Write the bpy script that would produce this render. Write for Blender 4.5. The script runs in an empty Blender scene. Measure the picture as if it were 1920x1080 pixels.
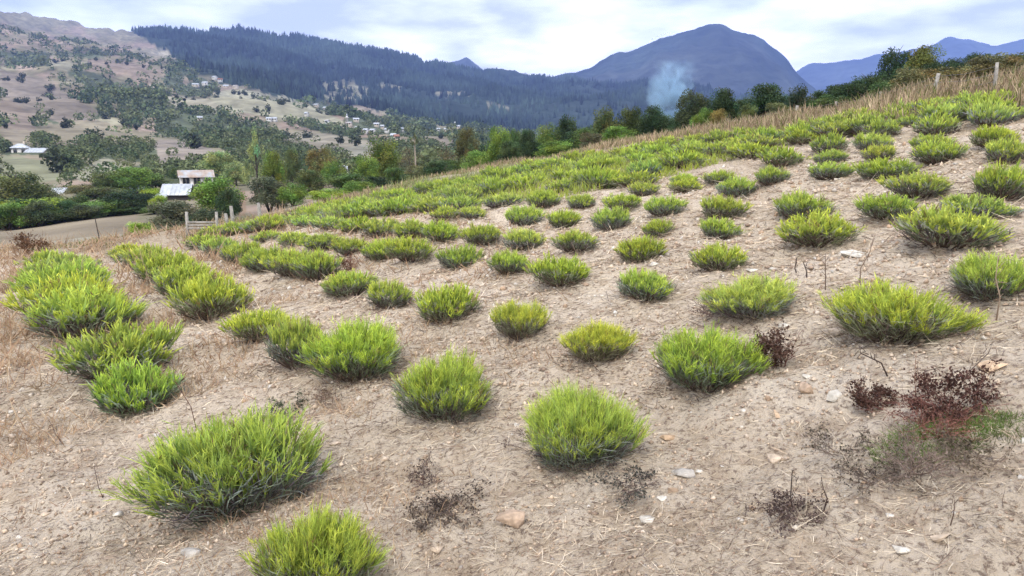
import bpy, math
import numpy as np
from mathutils import Vector
rng = np.random.default_rng(7)
S = bpy.context.scene
COL = S.collection

# ------------------------------------------------------------------ camera
F = 1450.0                       # focal length in pixels of a 1920 px wide frame
PITCH = math.radians(10.5)
CAMZ = 1.55
cd = bpy.data.cameras.new('camera'); cam = bpy.data.objects.new('camera', cd); COL.objects.link(cam)
cd.sensor_width = 36; cd.lens = 36 * F / 1920; cd.clip_start = 0.05; cd.clip_end = 40000
cam.location = (0, 0, CAMZ); cam.rotation_euler = (math.pi / 2 - PITCH, 0, 0)
S.camera = cam

# ------------------------------------------------------------------ sky, sun, exposure
SUN_EL, SUN_AZ = math.radians(52), math.radians(205)      # sun stands high, behind and left of the camera
W = bpy.data.worlds.new('World'); S.world = W; W.use_nodes = True
nt = W.node_tree; nt.nodes.clear(); N = nt.nodes.new; L = nt.links.new
out = N('ShaderNodeOutputWorld'); bg = N('ShaderNodeBackground'); bg.inputs[1].default_value = 0.1
sky = N('ShaderNodeTexSky'); sky.sky_type = 'NISHITA'; sky.sun_disc = False
sky.sun_elevation = SUN_EL; sky.sun_rotation = SUN_AZ; sky.altitude = 1200
tc = N('ShaderNodeTexCoord'); mp = N('ShaderNodeMapping'); mp.inputs['Scale'].default_value = (1, 1, 3.4)
n1 = N('ShaderNodeTexNoise'); n1.inputs['Scale'].default_value = 3.2; n1.inputs['Detail'].default_value = 8; n1.inputs['Roughness'].default_value = .55
n1.inputs['Distortion'].default_value = .5
cr = N('ShaderNodeValToRGB'); cr.color_ramp.elements[0].position = .26; cr.color_ramp.elements[0].color = (.75, .75, .75, 1); cr.color_ramp.elements[1].position = .62
n2 = N('ShaderNodeTexNoise'); n2.inputs['Scale'].default_value = 5; n2.inputs['Detail'].default_value = 6
cc = N('ShaderNodeValToRGB'); cc.color_ramp.elements[0].position = .40; cc.color_ramp.elements[0].color = (7.6, 7.8, 8.4, 1)
cc.color_ramp.elements[1].position = .60; cc.color_ramp.elements[1].color = (17, 17, 17.2, 1)
mx = N('ShaderNodeMix'); mx.data_type = 'RGBA'
L(tc.outputs['Generated'], mp.inputs[0]); L(mp.outputs[0], n1.inputs[0]); L(mp.outputs[0], n2.inputs[0])
L(n1.outputs[0], cr.inputs[0]); L(n2.outputs[0], cc.inputs[0]); L(cr.outputs[0], mx.inputs[0])
L(sky.outputs[0], mx.inputs[6]); L(cc.outputs[0], mx.inputs[7]); sz_ = N('ShaderNodeSeparateXYZ'); L(tc.outputs['Generated'], sz_.inputs[0])
hz_ = N('ShaderNodeMapRange'); hz_.inputs[1].default_value = .05; hz_.inputs[2].default_value = .30; hz_.inputs[3].default_value = 1.75; hz_.inputs[4].default_value = 1.0; L(sz_.outputs[2], hz_.inputs[0])
vs_ = N('ShaderNodeVectorMath'); vs_.operation = 'SCALE'; L(mx.outputs[2], vs_.inputs[0]); L(hz_.outputs[0], vs_.inputs[3]); L(vs_.outputs[0], bg.inputs[0]); L(bg.outputs[0], out.inputs[0])
sl = bpy.data.lights.new('sun', 'SUN'); sl.energy = 2.2; sl.angle = math.radians(14); sl.color = (1, .95, .87)
so = bpy.data.objects.new('sun', sl); COL.objects.link(so)
sd = Vector((math.sin(SUN_AZ) * math.cos(SUN_EL), math.cos(SUN_AZ) * math.cos(SUN_EL), math.sin(SUN_EL)))
so.rotation_euler = (-sd).to_track_quat('-Z', 'Y').to_euler()
S.view_settings.view_transform = 'Standard'; S.view_settings.look = 'None'; S.view_settings.exposure = 0.5; S.view_settings.gamma = 1
S.render.engine = 'CYCLES'; c = S.cycles
c.max_bounces = 5; c.diffuse_bounces = 2; c.glossy_bounces = 1; c.transmission_bounces = 3; c.transparent_max_bounces = 6; c.volume_bounces = 1
c.use_denoising = True; c.denoiser = 'OPENIMAGEDENOISE'; c.denoising_input_passes = 'RGB_ALBEDO_NORMAL'; c.denoising_prefilter = 'NONE'; c.use_adaptive_sampling = False; c.caustics_reflective = False; c.caustics_refractive = False

# ------------------------------------------------------------------ small maths
def _h(ix, iy, seed):
    n = (ix.astype(np.int64) * 374761393 + iy.astype(np.int64) * 668265263 + seed * 1442695041) & 0xFFFFFFFF
    n = ((n ^ (n >> 13)) * 1274126177) & 0xFFFFFFFF
    n = ((n ^ (n >> 16)) * 2246822519) & 0xFFFFFFFF
    return ((n ^ (n >> 15)) & 0xFFFFFF) / float(0xFFFFFF)
def vnoise(x, y, seed=0):
    x = np.asarray(x, float); y = np.asarray(y, float)
    ix = np.floor(x); iy = np.floor(y); fx = x - ix; fy = y - iy
    fx = fx * fx * fx * (fx * (fx * 6 - 15) + 10); fy = fy * fy * fy * (fy * (fy * 6 - 15) + 10)
    a = _h(ix, iy, seed); b = _h(ix + 1, iy, seed); cc_ = _h(ix, iy + 1, seed); d = _h(ix + 1, iy + 1, seed)
    return (a + (b - a) * fx) * (1 - fy) + (cc_ + (d - cc_) * fx) * fy - .5
def fbm(x, y, seed=0, o=4, g=.5):
    s = 0; a = 1
    for k in range(o):
        s = s + a * vnoise(x * 2 ** k + 17.3 * k, y * 2 ** k - 9.1 * k, seed + k); a *= g
    return s
def sst(a, b, x):
    t = np.clip((x - a) / (b - a), 0, 1); return t * t * (3 - 2 * t)
CP, SP = math.cos(PITCH), math.sin(PITCH)
def slope_at(th, py):            # vertical slope of the sight line through image row py at azimuth th
    v = (540 - py) / F
    return np.cos(th) * (v * CP - SP) / (CP + v * SP)
def theta(px, py=271):
    u = (px - 960) / F; v = (540 - py) / F
    return np.arctan2(u, CP + v * SP)
def project(x, y, z):
    z = z - CAMZ; f = y * CP - z * SP; f = np.where(f < .01, .01, f)
    return 960 + F * x / f, 540 - F * (y * SP + z * CP) / f

# ------------------------------------------------------------------ shape of the land
CX = theta(np.array([-400, 0, 230, 450, 640, 840, 1050, 1260, 1500, 1740, 1918, 2300.]))
CR = np.array([19, 20, 24, 29, 31, 31, 29, 27, 22, 17.5, 15.5, 13.])
TPX = np.array([-300, 0, 200, 450, 700, 850, 960, 1200, 1450, 1600, 1750, 1920, 2200.])
TR = np.array([33, 45, 70, 120, 200, 350, 600, 1000, 1500, 2200, 3000, 3900.])
TY = np.array([
 [505, 495, 470, 420, 360, 300, 230, 160, 100,  50,  20,  60],
 [492, 482, 458, 412, 355, 298, 225, 160, 100,  45,  30,  60],
 [475, 462, 430, 393, 345, 296, 235, 170, 120,  80,  62,  90],
 [432, 425, 405, 375, 340, 300, 240, 190, 150, 100,  70, 110],
 [366, 362, 355, 345, 330, 300, 262, 230, 195, 150, 114, 150],
 [336, 336, 335, 330, 320, 300, 275, 250, 215, 170, 134, 170],
 [310, 316, 320, 322, 315, 305, 285, 265, 235, 185, 144, 180],
 [268, 272, 280, 288, 292, 290, 285, 270, 240, 200, 156, 190],
 [236, 238, 245, 255, 260, 262, 262, 255, 240, 210, 180, 210],
 [206, 203, 205, 215, 225, 235, 240, 245, 240, 220, 200, 220],
 [178, 166, 160, 170, 190, 210, 225, 235, 235, 220, 205, 225],
 [152, 136, 118, 118, 150, 190, 215, 230, 235, 220, 205, 225],
 [130, 105,  80,  75, 120, 170, 205, 225, 235, 220, 205, 225]], float)
TTH = theta(TPX)
TS = np.array([slope_at(TTH[i], TY[i]) for i in range(len(TPX))])
LR = np.log(TR)
def table(th, r):
    th = np.clip(th, TTH[0], TTH[-1]); lr = np.clip(np.log(np.maximum(r, 1e-3)), LR[0], LR[-1])
    i = np.clip(np.searchsorted(TTH, th) - 1, 0, len(TTH) - 2); j = np.clip(np.searchsorted(LR, lr) - 1, 0, len(LR) - 2)
    a = (th - TTH[i]) / (TTH[i + 1] - TTH[i]); b = (lr - LR[j]) / (LR[j + 1] - LR[j]); a = a * a * (3 - 2 * a) * .6 + a * .4
    return (TS[i, j] * (1 - a) + TS[i + 1, j] * a) * (1 - b) + (TS[i, j + 1] * (1 - a) + TS[i + 1, j + 1] * a) * b
def field_z(x, y):
    ax = np.where(x > 0, .2 * x, .145 * x - .0825 * (1 - np.exp(np.minimum(x, 0) / 1.5)))
    return ax + .045 * y
def relief(x, y, r):
    fade = np.clip(1 - (r - 25) / 25, 0, 1)
    v = (.16 * fbm(x / 2.6, y / 2.2, 5, 3) + .075 * fbm(x / .55, y / .5, 11, 3) + .034 * fbm(x / .13, y / .12, 23, 3)
         - .05 * np.abs(fbm(x / .9 + y * .3, y / .8 - x * .25, 31, 2)))
    return v * fade
def land(x, y):
    x = np.asarray(x, float); y = np.asarray(y, float)
    r = np.hypot(x, y); th = np.arctan2(x, y)
    rc = np.interp(th, CX, CR)
    w = sst(rc, rc * 1.28, r)
    zf = field_z(x, y) + relief(x, y, r)
    zt = CAMZ + r * table(th, r)
    amp = np.clip((r - 40) / 400, 0, 1)
    zt = zt + amp * (r ** .75) * (.16 * fbm(x / 260, y / 260, 41, 4) + .05 * fbm(x / 45, y / 45, 47, 3)) + .5 * fbm(x / 14, y / 14, 43, 3) * sst(30, 60, r)
    return zf * (1 - w) + zt * w
def spot(px, r, py=300):         # a place on the land at azimuth of column px, r metres out
    th = theta(px, py); x = r * math.sin(th); y = r * math.cos(th)
    return x, y, float(land(x, y))
# set the brow of the field where the photograph has it, column by column
BROW_X = np.array([-400, 0, 230, 450, 640, 840, 1050, 1260, 1500, 1740, 1918, 2300.])
BROW_Y = np.array([475, 466, 449, 418, 380, 332, 295, 264, 239, 208, 188, 150.])
_r = np.linspace(6, 60, 400)
for _i in range(len(BROW_X)):
    _t = theta(BROW_X[_i], BROW_Y[_i]); _want = float(slope_at(_t, BROW_Y[_i])); _lo, _hi = 8., 42.
    _e = (field_z(_r * math.sin(_t), _r * math.cos(_t)) - CAMZ) / _r; _k = np.where(_e > _want)[0]
    CX[_i] = _t; CR[_i] = max(10., min(40., (_r[_k[0]] if len(_k) else 40.) / 1.06))
print('brow radius', np.round(CR, 1))
RS = np.exp(np.linspace(math.log(.9), math.log(3500), 2600))
def hit(px, py, rmin=0):         # where the sight line through a pixel first meets the land
    th = theta(px, py); s = float(slope_at(th, py)); x = RS * math.sin(th); y = RS * math.cos(th)
    d = (CAMZ + RS * s) - land(x, y)
    ok = np.where((d < 0) & (RS > rmin))[0]
    k = ok[0] if len(ok) else len(RS) - 1
    if k > 0 and d[k - 1] > 0: t = d[k - 1] / (d[k - 1] - d[k])
    else: t = 1
    r = RS[max(k - 1, 0)] * (1 - t) + RS[k] * t
    x, y = r * math.sin(th), r * math.cos(th)
    return x, y, float(land(x, y)), r

# ------------------------------------------------------------------ mesh helpers
def mesh_np(name, V, Fq, mat=None, col=None, smooth=False, Ft=None):
    """V (n,3); Fq (m,4) quads; Ft (k,3) triangles; col (n,3) colour per vertex"""
    me = bpy.data.meshes.new(name)
    V = np.ascontiguousarray(V, np.float32); nq = 0 if Fq is None else len(Fq); ntr = 0 if Ft is None else len(Ft)
    me.vertices.add(len(V)); me.vertices.foreach_set('co', V.ravel())
    parts = []; tot = []
    if nq: parts.append(np.asarray(Fq, np.int32).ravel()); tot.append(np.full(nq, 4, np.int32))
    if ntr: parts.append(np.asarray(Ft, np.int32).ravel()); tot.append(np.full(ntr, 3, np.int32))
    idx = np.concatenate(parts); tot = np.concatenate(tot); st = np.concatenate([[0], np.cumsum(tot)[:-1]]).astype(np.int32)
    me.loops.add(len(idx)); me.loops.foreach_set('vertex_index', idx)
    me.polygons.add(len(tot)); me.polygons.foreach_set('loop_start', st); me.polygons.foreach_set('loop_total', tot)
    if smooth: me.polygons.foreach_set('use_smooth', np.ones(len(tot), bool))
    if col is not None:
        a = me.color_attributes.new('col', 'FLOAT_COLOR', 'POINT')
        a.data.foreach_set('color', np.column_stack([col, np.ones(len(V))]).astype(np.float32).ravel())
    me.update(calc_edges=True); me.validate()
    if mat: me.materials.append(mat)
    return me
def obj(name, me, parent=None, label=None, cat=None, group=None, kind=None, loc=None, rz=0, scale=None):
    o = bpy.data.objects.new(name, me); COL.objects.link(o)
    if parent: o.parent = parent
    if loc is not None: o.location = loc
    if rz: o.rotation_euler.z = rz
    if scale is not None: o.scale = scale
    if label: o['label'] = label
    if cat: o['category'] = cat
    if group: o['group'] = group
    if kind: o['kind'] = kind
    return o
def thing(name, label, cat, loc, rz=0, scale=None, group=None): return obj(name, None, None, label, cat, group, None, loc, rz, scale)
def copy_thing(src, loc, rz, scale, label, group=None):
    r = src.copy(); COL.objects.link(r); r.location = loc; r.rotation_euler = (0, 0, rz); r.scale = scale; r['label'] = label
    if group: r['group'] = group
    for ch in src.children:
        k = ch.copy(); COL.objects.link(k); k.parent = r
    return r
class MB:
    def __init__(s): s.v = []; s.q = []; s.t = []; s.c = []; s.n = 0
    def add(s, V, q=None, t=None, col=None):
        V = np.asarray(V, float).reshape(-1, 3)
        if q is not None and len(q): s.q.append(np.asarray(q) + s.n)
        if t is not None and len(t): s.t.append(np.asarray(t) + s.n)
        s.v.append(V); s.n += len(V)
        if col is None: col = (1, 1, 1)
        col = np.asarray(col, float)
        s.c.append(np.broadcast_to(col, (len(V), 3)) if col.ndim == 1 else col)
    def box(s, a, b, col=None):
        (x0, y0, z0), (x1, y1, z1) = a, b
        s.add([(x0, y0, z0), (x1, y0, z0), (x1, y1, z0), (x0, y1, z0), (x0, y0, z1), (x1, y0, z1), (x1, y1, z1), (x0, y1, z1)],
              [(0, 3, 2, 1), (4, 5, 6, 7), (0, 1, 5, 4), (1, 2, 6, 5), (2, 3, 7, 6), (3, 0, 4, 7)], col=col)
    def tube(s, P, R, n=7, col=None, jit=0):
        P = np.asarray(P, float); k = len(P); V = []
        for i in range(k):
            d = P[min(i + 1, k - 1)] - P[max(i - 1, 0)]; d = d / (np.linalg.norm(d) + 1e-9)
            a = np.cross(d, (0, 0, 1) if abs(d[2]) < .9 else (1, 0, 0)); a /= np.linalg.norm(a); b = np.cross(d, a)
            for j in range(n):
                t = 2 * math.pi * j / n; rr = R[i] * (1 + jit * (rng.random() - .5))
                V.append(P[i] + rr * (math.cos(t) * a + math.sin(t) * b))
        q = [(i * n + j, i * n + (j + 1) % n, (i + 1) * n + (j + 1) % n, (i + 1) * n + j) for i in range(k - 1) for j in range(n)]
        V.append(P[0]); V.append(P[-1]); t = [(k * n, (j + 1) % n, j) for j in range(n)] + [(k * n + 1, (k - 1) * n + j, (k - 1) * n + (j + 1) % n) for j in range(n)]
        s.add(V, q, t, col)
    def mesh(s, name, mat, smooth=False):
        return mesh_np(name, np.concatenate(s.v), np.concatenate(s.q) if s.q else None, mat, np.concatenate(s.c), smooth, np.concatenate(s.t) if s.t else None)
def blades(P, D, length, width, bend, col0, col1, nseg=3, droop=0.):
    """curved tapering blades: P base, D unit direction, col0 base colour, col1 tip colour (n,3)"""
    n = len(P); D = D / np.linalg.norm(D, axis=1, keepdims=True)
    side = np.cross(D, rng.normal(size=(n, 3))); side /= np.linalg.norm(side, axis=1, keepdims=True) + 1e-9
    bd = np.cross(D, side) * bend[:, None]
    V = np.zeros((n, (nseg + 1) * 2, 3)); C = np.zeros((n, (nseg + 1) * 2, 3))
    for k in range(nseg + 1):
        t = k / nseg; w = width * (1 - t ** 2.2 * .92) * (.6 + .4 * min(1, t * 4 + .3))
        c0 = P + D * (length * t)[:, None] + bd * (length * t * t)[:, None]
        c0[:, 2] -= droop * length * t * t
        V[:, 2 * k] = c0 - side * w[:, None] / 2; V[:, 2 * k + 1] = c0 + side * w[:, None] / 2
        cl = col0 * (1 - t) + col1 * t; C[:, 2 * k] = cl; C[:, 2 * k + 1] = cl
    m = (nseg + 1) * 2
    q = np.array([(2 * k, 2 * k + 1, 2 * k + 3, 2 * k + 2) for k in range(nseg)])
    Q = (np.arange(n)[:, None, None] * m + q[None]).reshape(-1, 4)
    return V.reshape(-1, 3), Q, C.reshape(-1, 3)
def leafquads(P, size, col, flat=0., aspect=.6):
    n = len(P); a = rng.normal(size=(n, 3)); a[:, 2] *= (1 - flat); a /= np.linalg.norm(a, axis=1, keepdims=True)
    b = np.cross(a, rng.normal(size=(n, 3))); b /= np.linalg.norm(b, axis=1, keepdims=True)
    s = np.asarray(size)[:, None] / 2
    V = np.stack([P - a * s, P - b * s * aspect, P + a * s, P + b * s * aspect], 1)
    return V.reshape(-1, 3), np.arange(n * 4).reshape(-1, 4), np.repeat(col, 4, axis=0)

# ------------------------------------------------------------------ materials
def newmat(name):
    m = bpy.data.materials.new(name); m.use_nodes = True; t = m.node_tree; t.nodes.clear()
    o = t.nodes.new('ShaderNodeOutputMaterial'); return m, t, o
def plant_mat(name, rough=.55, trans=.3, spec=.25, var=.35, scale=20., use_obj=False):
    m, t, o = newmat(name); N = t.nodes.new; L = t.links.new
    at = N('ShaderNodeAttribute'); at.attribute_name = 'col'
    nz = N('ShaderNodeTexNoise'); nz.inputs['Scale'].default_value = scale; nz.inputs['Detail'].default_value = 3
    tcn = N('ShaderNodeTexCoord'); L(tcn.outputs['Object'], nz.inputs[0])
    mr = N('ShaderNodeMapRange'); mr.inputs[1].default_value = .3; mr.inputs[2].default_value = .7; mr.inputs[3].default_value = 1 - var; mr.inputs[4].default_value = 1 + var
    L(nz.outputs[0], mr.inputs[0])
    v = N('ShaderNodeVectorMath'); v.operation = 'SCALE'; L(at.outputs[0], v.inputs[0]); L(mr.outputs[0], v.inputs[3]); src = v.outputs[0]
    if use_obj:
        oi = N('ShaderNodeObjectInfo'); v2 = N('ShaderNodeVectorMath'); v2.operation = 'MULTIPLY'
        L(src, v2.inputs[0]); L(oi.outputs['Color'], v2.inputs[1]); src = v2.outputs[0]
    p = N('ShaderNodeBsdfPrincipled'); p.inputs['Roughness'].default_value = rough; p.inputs['Specular IOR Level'].default_value = spec
    L(src, p.inputs['Base Color'])
    if trans > 0:
        tr = N('ShaderNodeBsdfTranslucent'); L(src, tr.inputs[0]); ms = N('ShaderNodeMixShader'); ms.inputs[0].default_value = trans
        L(p.outputs[0], ms.inputs[1]); L(tr.outputs[0], ms.inputs[2]); L(ms.outputs[0], o.inputs[0])
    else: L(p.outputs[0], o.inputs[0])
    return m
def solid_mat(name, col, rough=.8, scale=8., var=.3, bump=.3, metal=0., second=None, mixs=3., use_attr=False):
    m, t, o = newmat(name); N = t.nodes.new; L = t.links.new
    tcn = N('ShaderNodeTexCoord')
    nz = N('ShaderNodeTexNoise'); nz.inputs['Scale'].default_value = scale; nz.inputs['Detail'].default_value = 8; L(tcn.outputs['Object'], nz.inputs[0])
    mr = N('ShaderNodeMapRange'); mr.inputs[1].default_value = .3; mr.inputs[2].default_value = .7; mr.inputs[3].default_value = 1 - var; mr.inputs[4].default_value = 1 + var
    L(nz.outputs[0], mr.inputs[0]); v = N('ShaderNodeVectorMath'); v.operation = 'SCALE'; L(mr.outputs[0], v.inputs[3])
    if use_attr:
        at = N('ShaderNodeAttribute'); at.attribute_name = 'col'; L(at.outputs[0], v.inputs[0])
    elif second:
        n3 = N('ShaderNodeTexNoise'); n3.inputs['Scale'].default_value = mixs; n3.inputs['Detail'].default_value = 5; L(tcn.outputs['Object'], n3.inputs[0])
        rp = N('ShaderNodeMapRange'); rp.inputs[1].default_value = .44; rp.inputs[2].default_value = .58; L(n3.outputs[0], rp.inputs[0])
        mm = N('ShaderNodeMix'); mm.data_type = 'RGBA'; mm.inputs[6].default_value = (*col, 1); mm.inputs[7].default_value = (*second, 1)
        L(rp.outputs[0], mm.inputs[0]); L(mm.outputs[2], v.inputs[0])
    else: v.inputs[0].default_value = col
    p = N('ShaderNodeBsdfPrincipled'); p.inputs['Roughness'].default_value = rough; p.inputs['Metallic'].default_value = metal
    p.inputs['Specular IOR Level'].default_value = .25
    L(v.outputs[0], p.inputs['Base Color'])
    bp = N('ShaderNodeBump'); bp.inputs['Strength'].default_value = bump; bp.inputs['Distance'].default_value = .02; L(nz.outputs[0], bp.inputs['Height']); L(bp.outputs[0], p.inputs['Normal'])
    L(p.outputs[0], o.inputs[0]); return m
LEAF = plant_mat('lavender_leaf', .6, .35, .2, .25, 6., True)
STRAW = plant_mat('dry_straw', .8, .15, .1, .3, 3.)
CROWN = plant_mat('tree_leaf', .55, .25, .2, .35, 3.5, True)
TREES_FAR = plant_mat('far_leaf', .8, .12, .05, .25, .02)
BARK = solid_mat('bark', (.09, .075, .06), .95, 12, .4, .6)
ROCK = solid_mat('rock', (.4, .36, .32), .9, 22, .42, .9, use_attr=True)
WOOD = solid_mat('grey_wood', (.33, .31, .28), .85, 20, .3, .4)
DARKWOOD = solid_mat('dark_wood', (.05, .042, .036), .9, 6, .4, .4)
WIRE = solid_mat('wire', (.25, .24, .23), .5, 20, .2, 0, .6)

def soil_mat():
    m, t, o = newmat('soil'); N = t.nodes.new; L = t.links.new
    g = N('ShaderNodeNewGeometry'); at = N('ShaderNodeAttribute'); at.attribute_name = 'col'
    def noise(s, d=6, r=.6):
        n = N('ShaderNodeTexNoise'); n.inputs['Scale'].default_value = s; n.inputs['Detail'].default_value = d; n.inputs['Roughness'].default_value = r
        L(g.outputs['Position'], n.inputs[0]); return n.outputs[0]
    def mr(x, a, b, c_, d):
        n = N('ShaderNodeMapRange'); L(x, n.inputs[0])
        for k, v in zip((1, 2, 3, 4), (a, b, c_, d)): n.inputs[k].default_value = v
        return n.outputs[0]
    def mix(f, a, b):
        n = N('ShaderNodeMix'); n.data_type = 'RGBA'; L(f, n.inputs[0])
        for s_, k in ((a, 6), (b, 7)):
            if isinstance(s_, tuple): n.inputs[k].default_value = (*s_, 1)
            else: L(s_, n.inputs[k])
        return n.outputs[2]
    big = noise(.9, 4); mid = noise(5, 8, .65); fine = noise(38, 8, .7); dots = noise(110, 3, .7)
    a = mix(mr(big, .35, .65, 0, 1), (.64, .53, .405), (.77, .66, .525))
    a = mix(mr(mid, .48, .62, 0, .8), a, (.50, .39, .28))
    a = mix(mr(fine, .52, .62, 0, .85), a, (.22, .16, .125))
    a = mix(mr(fine, .44, .34, 0, .6), a, (.70, .58, .47))
    a = mix(mr(dots, .62, .7, 0, .8), a, (.13, .09, .07))
    vo = N('ShaderNodeTexVoronoi'); vo.inputs['Scale'].default_value = 26; L(g.outputs['Position'], vo.inputs[0])
    sel = N('ShaderNodeSeparateColor'); L(vo.outputs['Color'], sel.inputs[0])
    peb = N('ShaderNodeMath'); peb.operation = 'MULTIPLY'; L(mr(vo.outputs['Distance'], .22, .16, 0, 1), peb.inputs[0]); L(mr(sel.outputs[0], .72, .76, 0, 1), peb.inputs[1])
    a = mix(peb.outputs[0], a, (.58, .50, .43))
    v = N('ShaderNodeVectorMath'); v.operation = 'MULTIPLY'; L(a, v.inputs[0]); L(at.outputs[0], v.inputs[1])
    p = N('ShaderNodeBsdfPrincipled'); p.inputs['Roughness'].default_value = .95; p.inputs['Specular IOR Level'].default_value = .1
    L(v.outputs[0], p.inputs['Base Color'])
    def add(x, y_, w):
        n = N('ShaderNodeMath'); n.operation = 'MULTIPLY_ADD'; L(x, n.inputs[0]); n.inputs[1].default_value = w
        if y_ is None: n.inputs[2].default_value = 0
        else: L(y_, n.inputs[2])
        return n.outputs[0]
    hgt = add(mid, add(fine, add(dots, add(peb.outputs[0], None, .25), .12), .5), 1.)
    b = N('ShaderNodeBump'); b.inputs['Strength'].default_value = 1; b.inputs['Distance'].default_value = .07; L(hgt, b.inputs['Height']); L(b.outputs[0], p.inputs['Normal'])
    L(p.outputs[0], o.inputs[0]); return m
SOIL = soil_mat()
def hill_mat(name, s1, s2, bumpd, rough=.95, amp=1.):
    m, t, o = newmat(name); N = t.nodes.new; L = t.links.new
    g = N('ShaderNodeNewGeometry'); at = N('ShaderNodeAttribute'); at.attribute_name = 'col'
    mul = at.outputs[0]
    for s_, lo, hi in ((s1, .72, 1.28), (s2, .78, 1.22)):
        n = N('ShaderNodeTexNoise'); n.inputs['Scale'].default_value = s_; n.inputs['Detail'].default_value = 7; L(g.outputs['Position'], n.inputs[0])
        r = N('ShaderNodeMapRange'); L(n.outputs[0], r.inputs[0]); r.inputs[1].default_value = .35; r.inputs[2].default_value = .65; r.inputs[3].default_value = 1 - (1 - lo) * amp; r.inputs[4].default_value = 1 + (hi - 1) * amp
        v = N('ShaderNodeVectorMath'); v.operation = 'SCALE'; L(mul, v.inputs[0]); L(r.outputs[0], v.inputs[3]); mul = v.outputs[0]
    p = N('ShaderNodeBsdfPrincipled'); p.inputs['Roughness'].default_value = rough; p.inputs['Specular IOR Level'].default_value = .05
    L(mul, p.inputs['Base Color'])
    b = N('ShaderNodeBump'); b.inputs['Strength'].default_value = .8; b.inputs['Distance'].default_value = bumpd; L(n.outputs[0], b.inputs['Height']); L(b.outputs[0], p.inputs['Normal'])
    L(p.outputs[0], o.inputs[0]); return m

# ------------------------------------------------------------------ land cover of the slopes (real vegetation and soil patches)
def inside(px, py, poly):
    x, y = np.asarray(px), np.asarray(py); r = np.zeros(x.shape, bool); n = len(poly)
    for i in range(n):
        x0, y0 = poly[i]; x1, y1 = poly[(i + 1) % n]
        c_ = ((y0 > y) != (y1 > y)) & (x < (x1 - x0) * (y - y0) / ((y1 - y0) + 1e-9) + x0); r ^= c_
    return r
FOREST = np.array([(-400, -200), (250, 60), (315, 100), (350, 128), (400, 150), (480, 170), (560, 188), (640, 196), (700, 205), (760, 220), (830, 236), (900, 246), (1300, 260), (2300, 240)], float)
CLEAR = [[(598, 158), (640, 148), (690, 165), (705, 190), (640, 192), (600, 182)], [(705, 158), (735, 154), (750, 162), (715, 168)], [(820, 172), (865, 170), (885, 178), (830, 180)], [(905, 195), (945, 198), (960, 206), (915, 204)]]
FIELDS = [  # polygon in the view, colour
 ([(0, 185), (60, 190), (70, 245), (0, 255)], (.36, .26, .21)), ([(0, 130), (90, 150), (150, 190), (190, 210), (150, 240), (60, 215), (0, 175)], (.37, .28, .23)),
 ([(85, 110), (140, 118), (165, 135), (100, 130)], (.46, .39, .29)), ([(165, 112), (250, 118), (330, 135), (250, 140), (170, 130)], (.38, .27, .22)),
 ([(236, 99), (320, 99), (310, 116), (250, 106)], (.52, .42, .33)),
 ([(180, 225), (210, 218), (240, 235), (235, 245), (185, 240)], (.5, .42, .3)), ([(80, 232), (180, 225), (290, 250), (300, 275), (120, 270), (70, 250)], (.38, .3, .22)),
 ([(0, 240), (60, 245), (80, 275), (0, 275)], (.40, .31, .24)), ([(0, 292), (80, 300), (130, 330), (60, 345), (0, 330)], (.33, .3, .2)),
 ([(135, 325), (195, 294), (235, 310), (215, 335), (150, 340)], (.38, .33, .25)), ([(60, 345), (110, 345), (110, 358), (62, 355)], (.42, .33, .27)),
 ([(295, 262), (345, 262), (400, 280), (420, 296), (330, 310), (290, 308)], (.40, .31, .27)), ([(300, 180), (360, 188), (370, 205), (320, 200)], (.50, .43, .32)),
 ([(335, 150), (350, 140), (365, 150), (350, 160)], (.45, .33, .26)), ([(395, 176), (450, 165), (560, 188), (640, 225), (660, 245), (600, 235), (540, 225), (470, 215), (420, 210), (395, 190)], (.50, .43, .32)),
 ([(300, 178), (395, 185), (420, 215), (340, 205)], (.48, .40, .31)), ([(520, 255), (580, 245), (690, 262), (700, 285), (560, 285)], (.42, .34, .27)),
 ([(610, 195), (650, 188), (685, 195), (735, 225), (700, 228), (650, 205)], (.44, .33, .26)), ([(650, 275), (700, 272), (700, 300), (640, 300)], (.44, .38, .31)),
 ([(800, 218), (830, 213), (870, 208), (875, 225), (850, 225), (810, 222)], (.56, .43, .33)), ([(790, 255), (850, 260), (855, 275), (800, 275)], (.40, .31, .25)),
 ([(0, 398), (100, 402), (262, 392), (250, 425), (225, 450), (0, 470)], (.40, .30, .225)), ([(446, 358), (462, 358), (462, 405), (446, 405)], (.42, .27, .19))]
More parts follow.
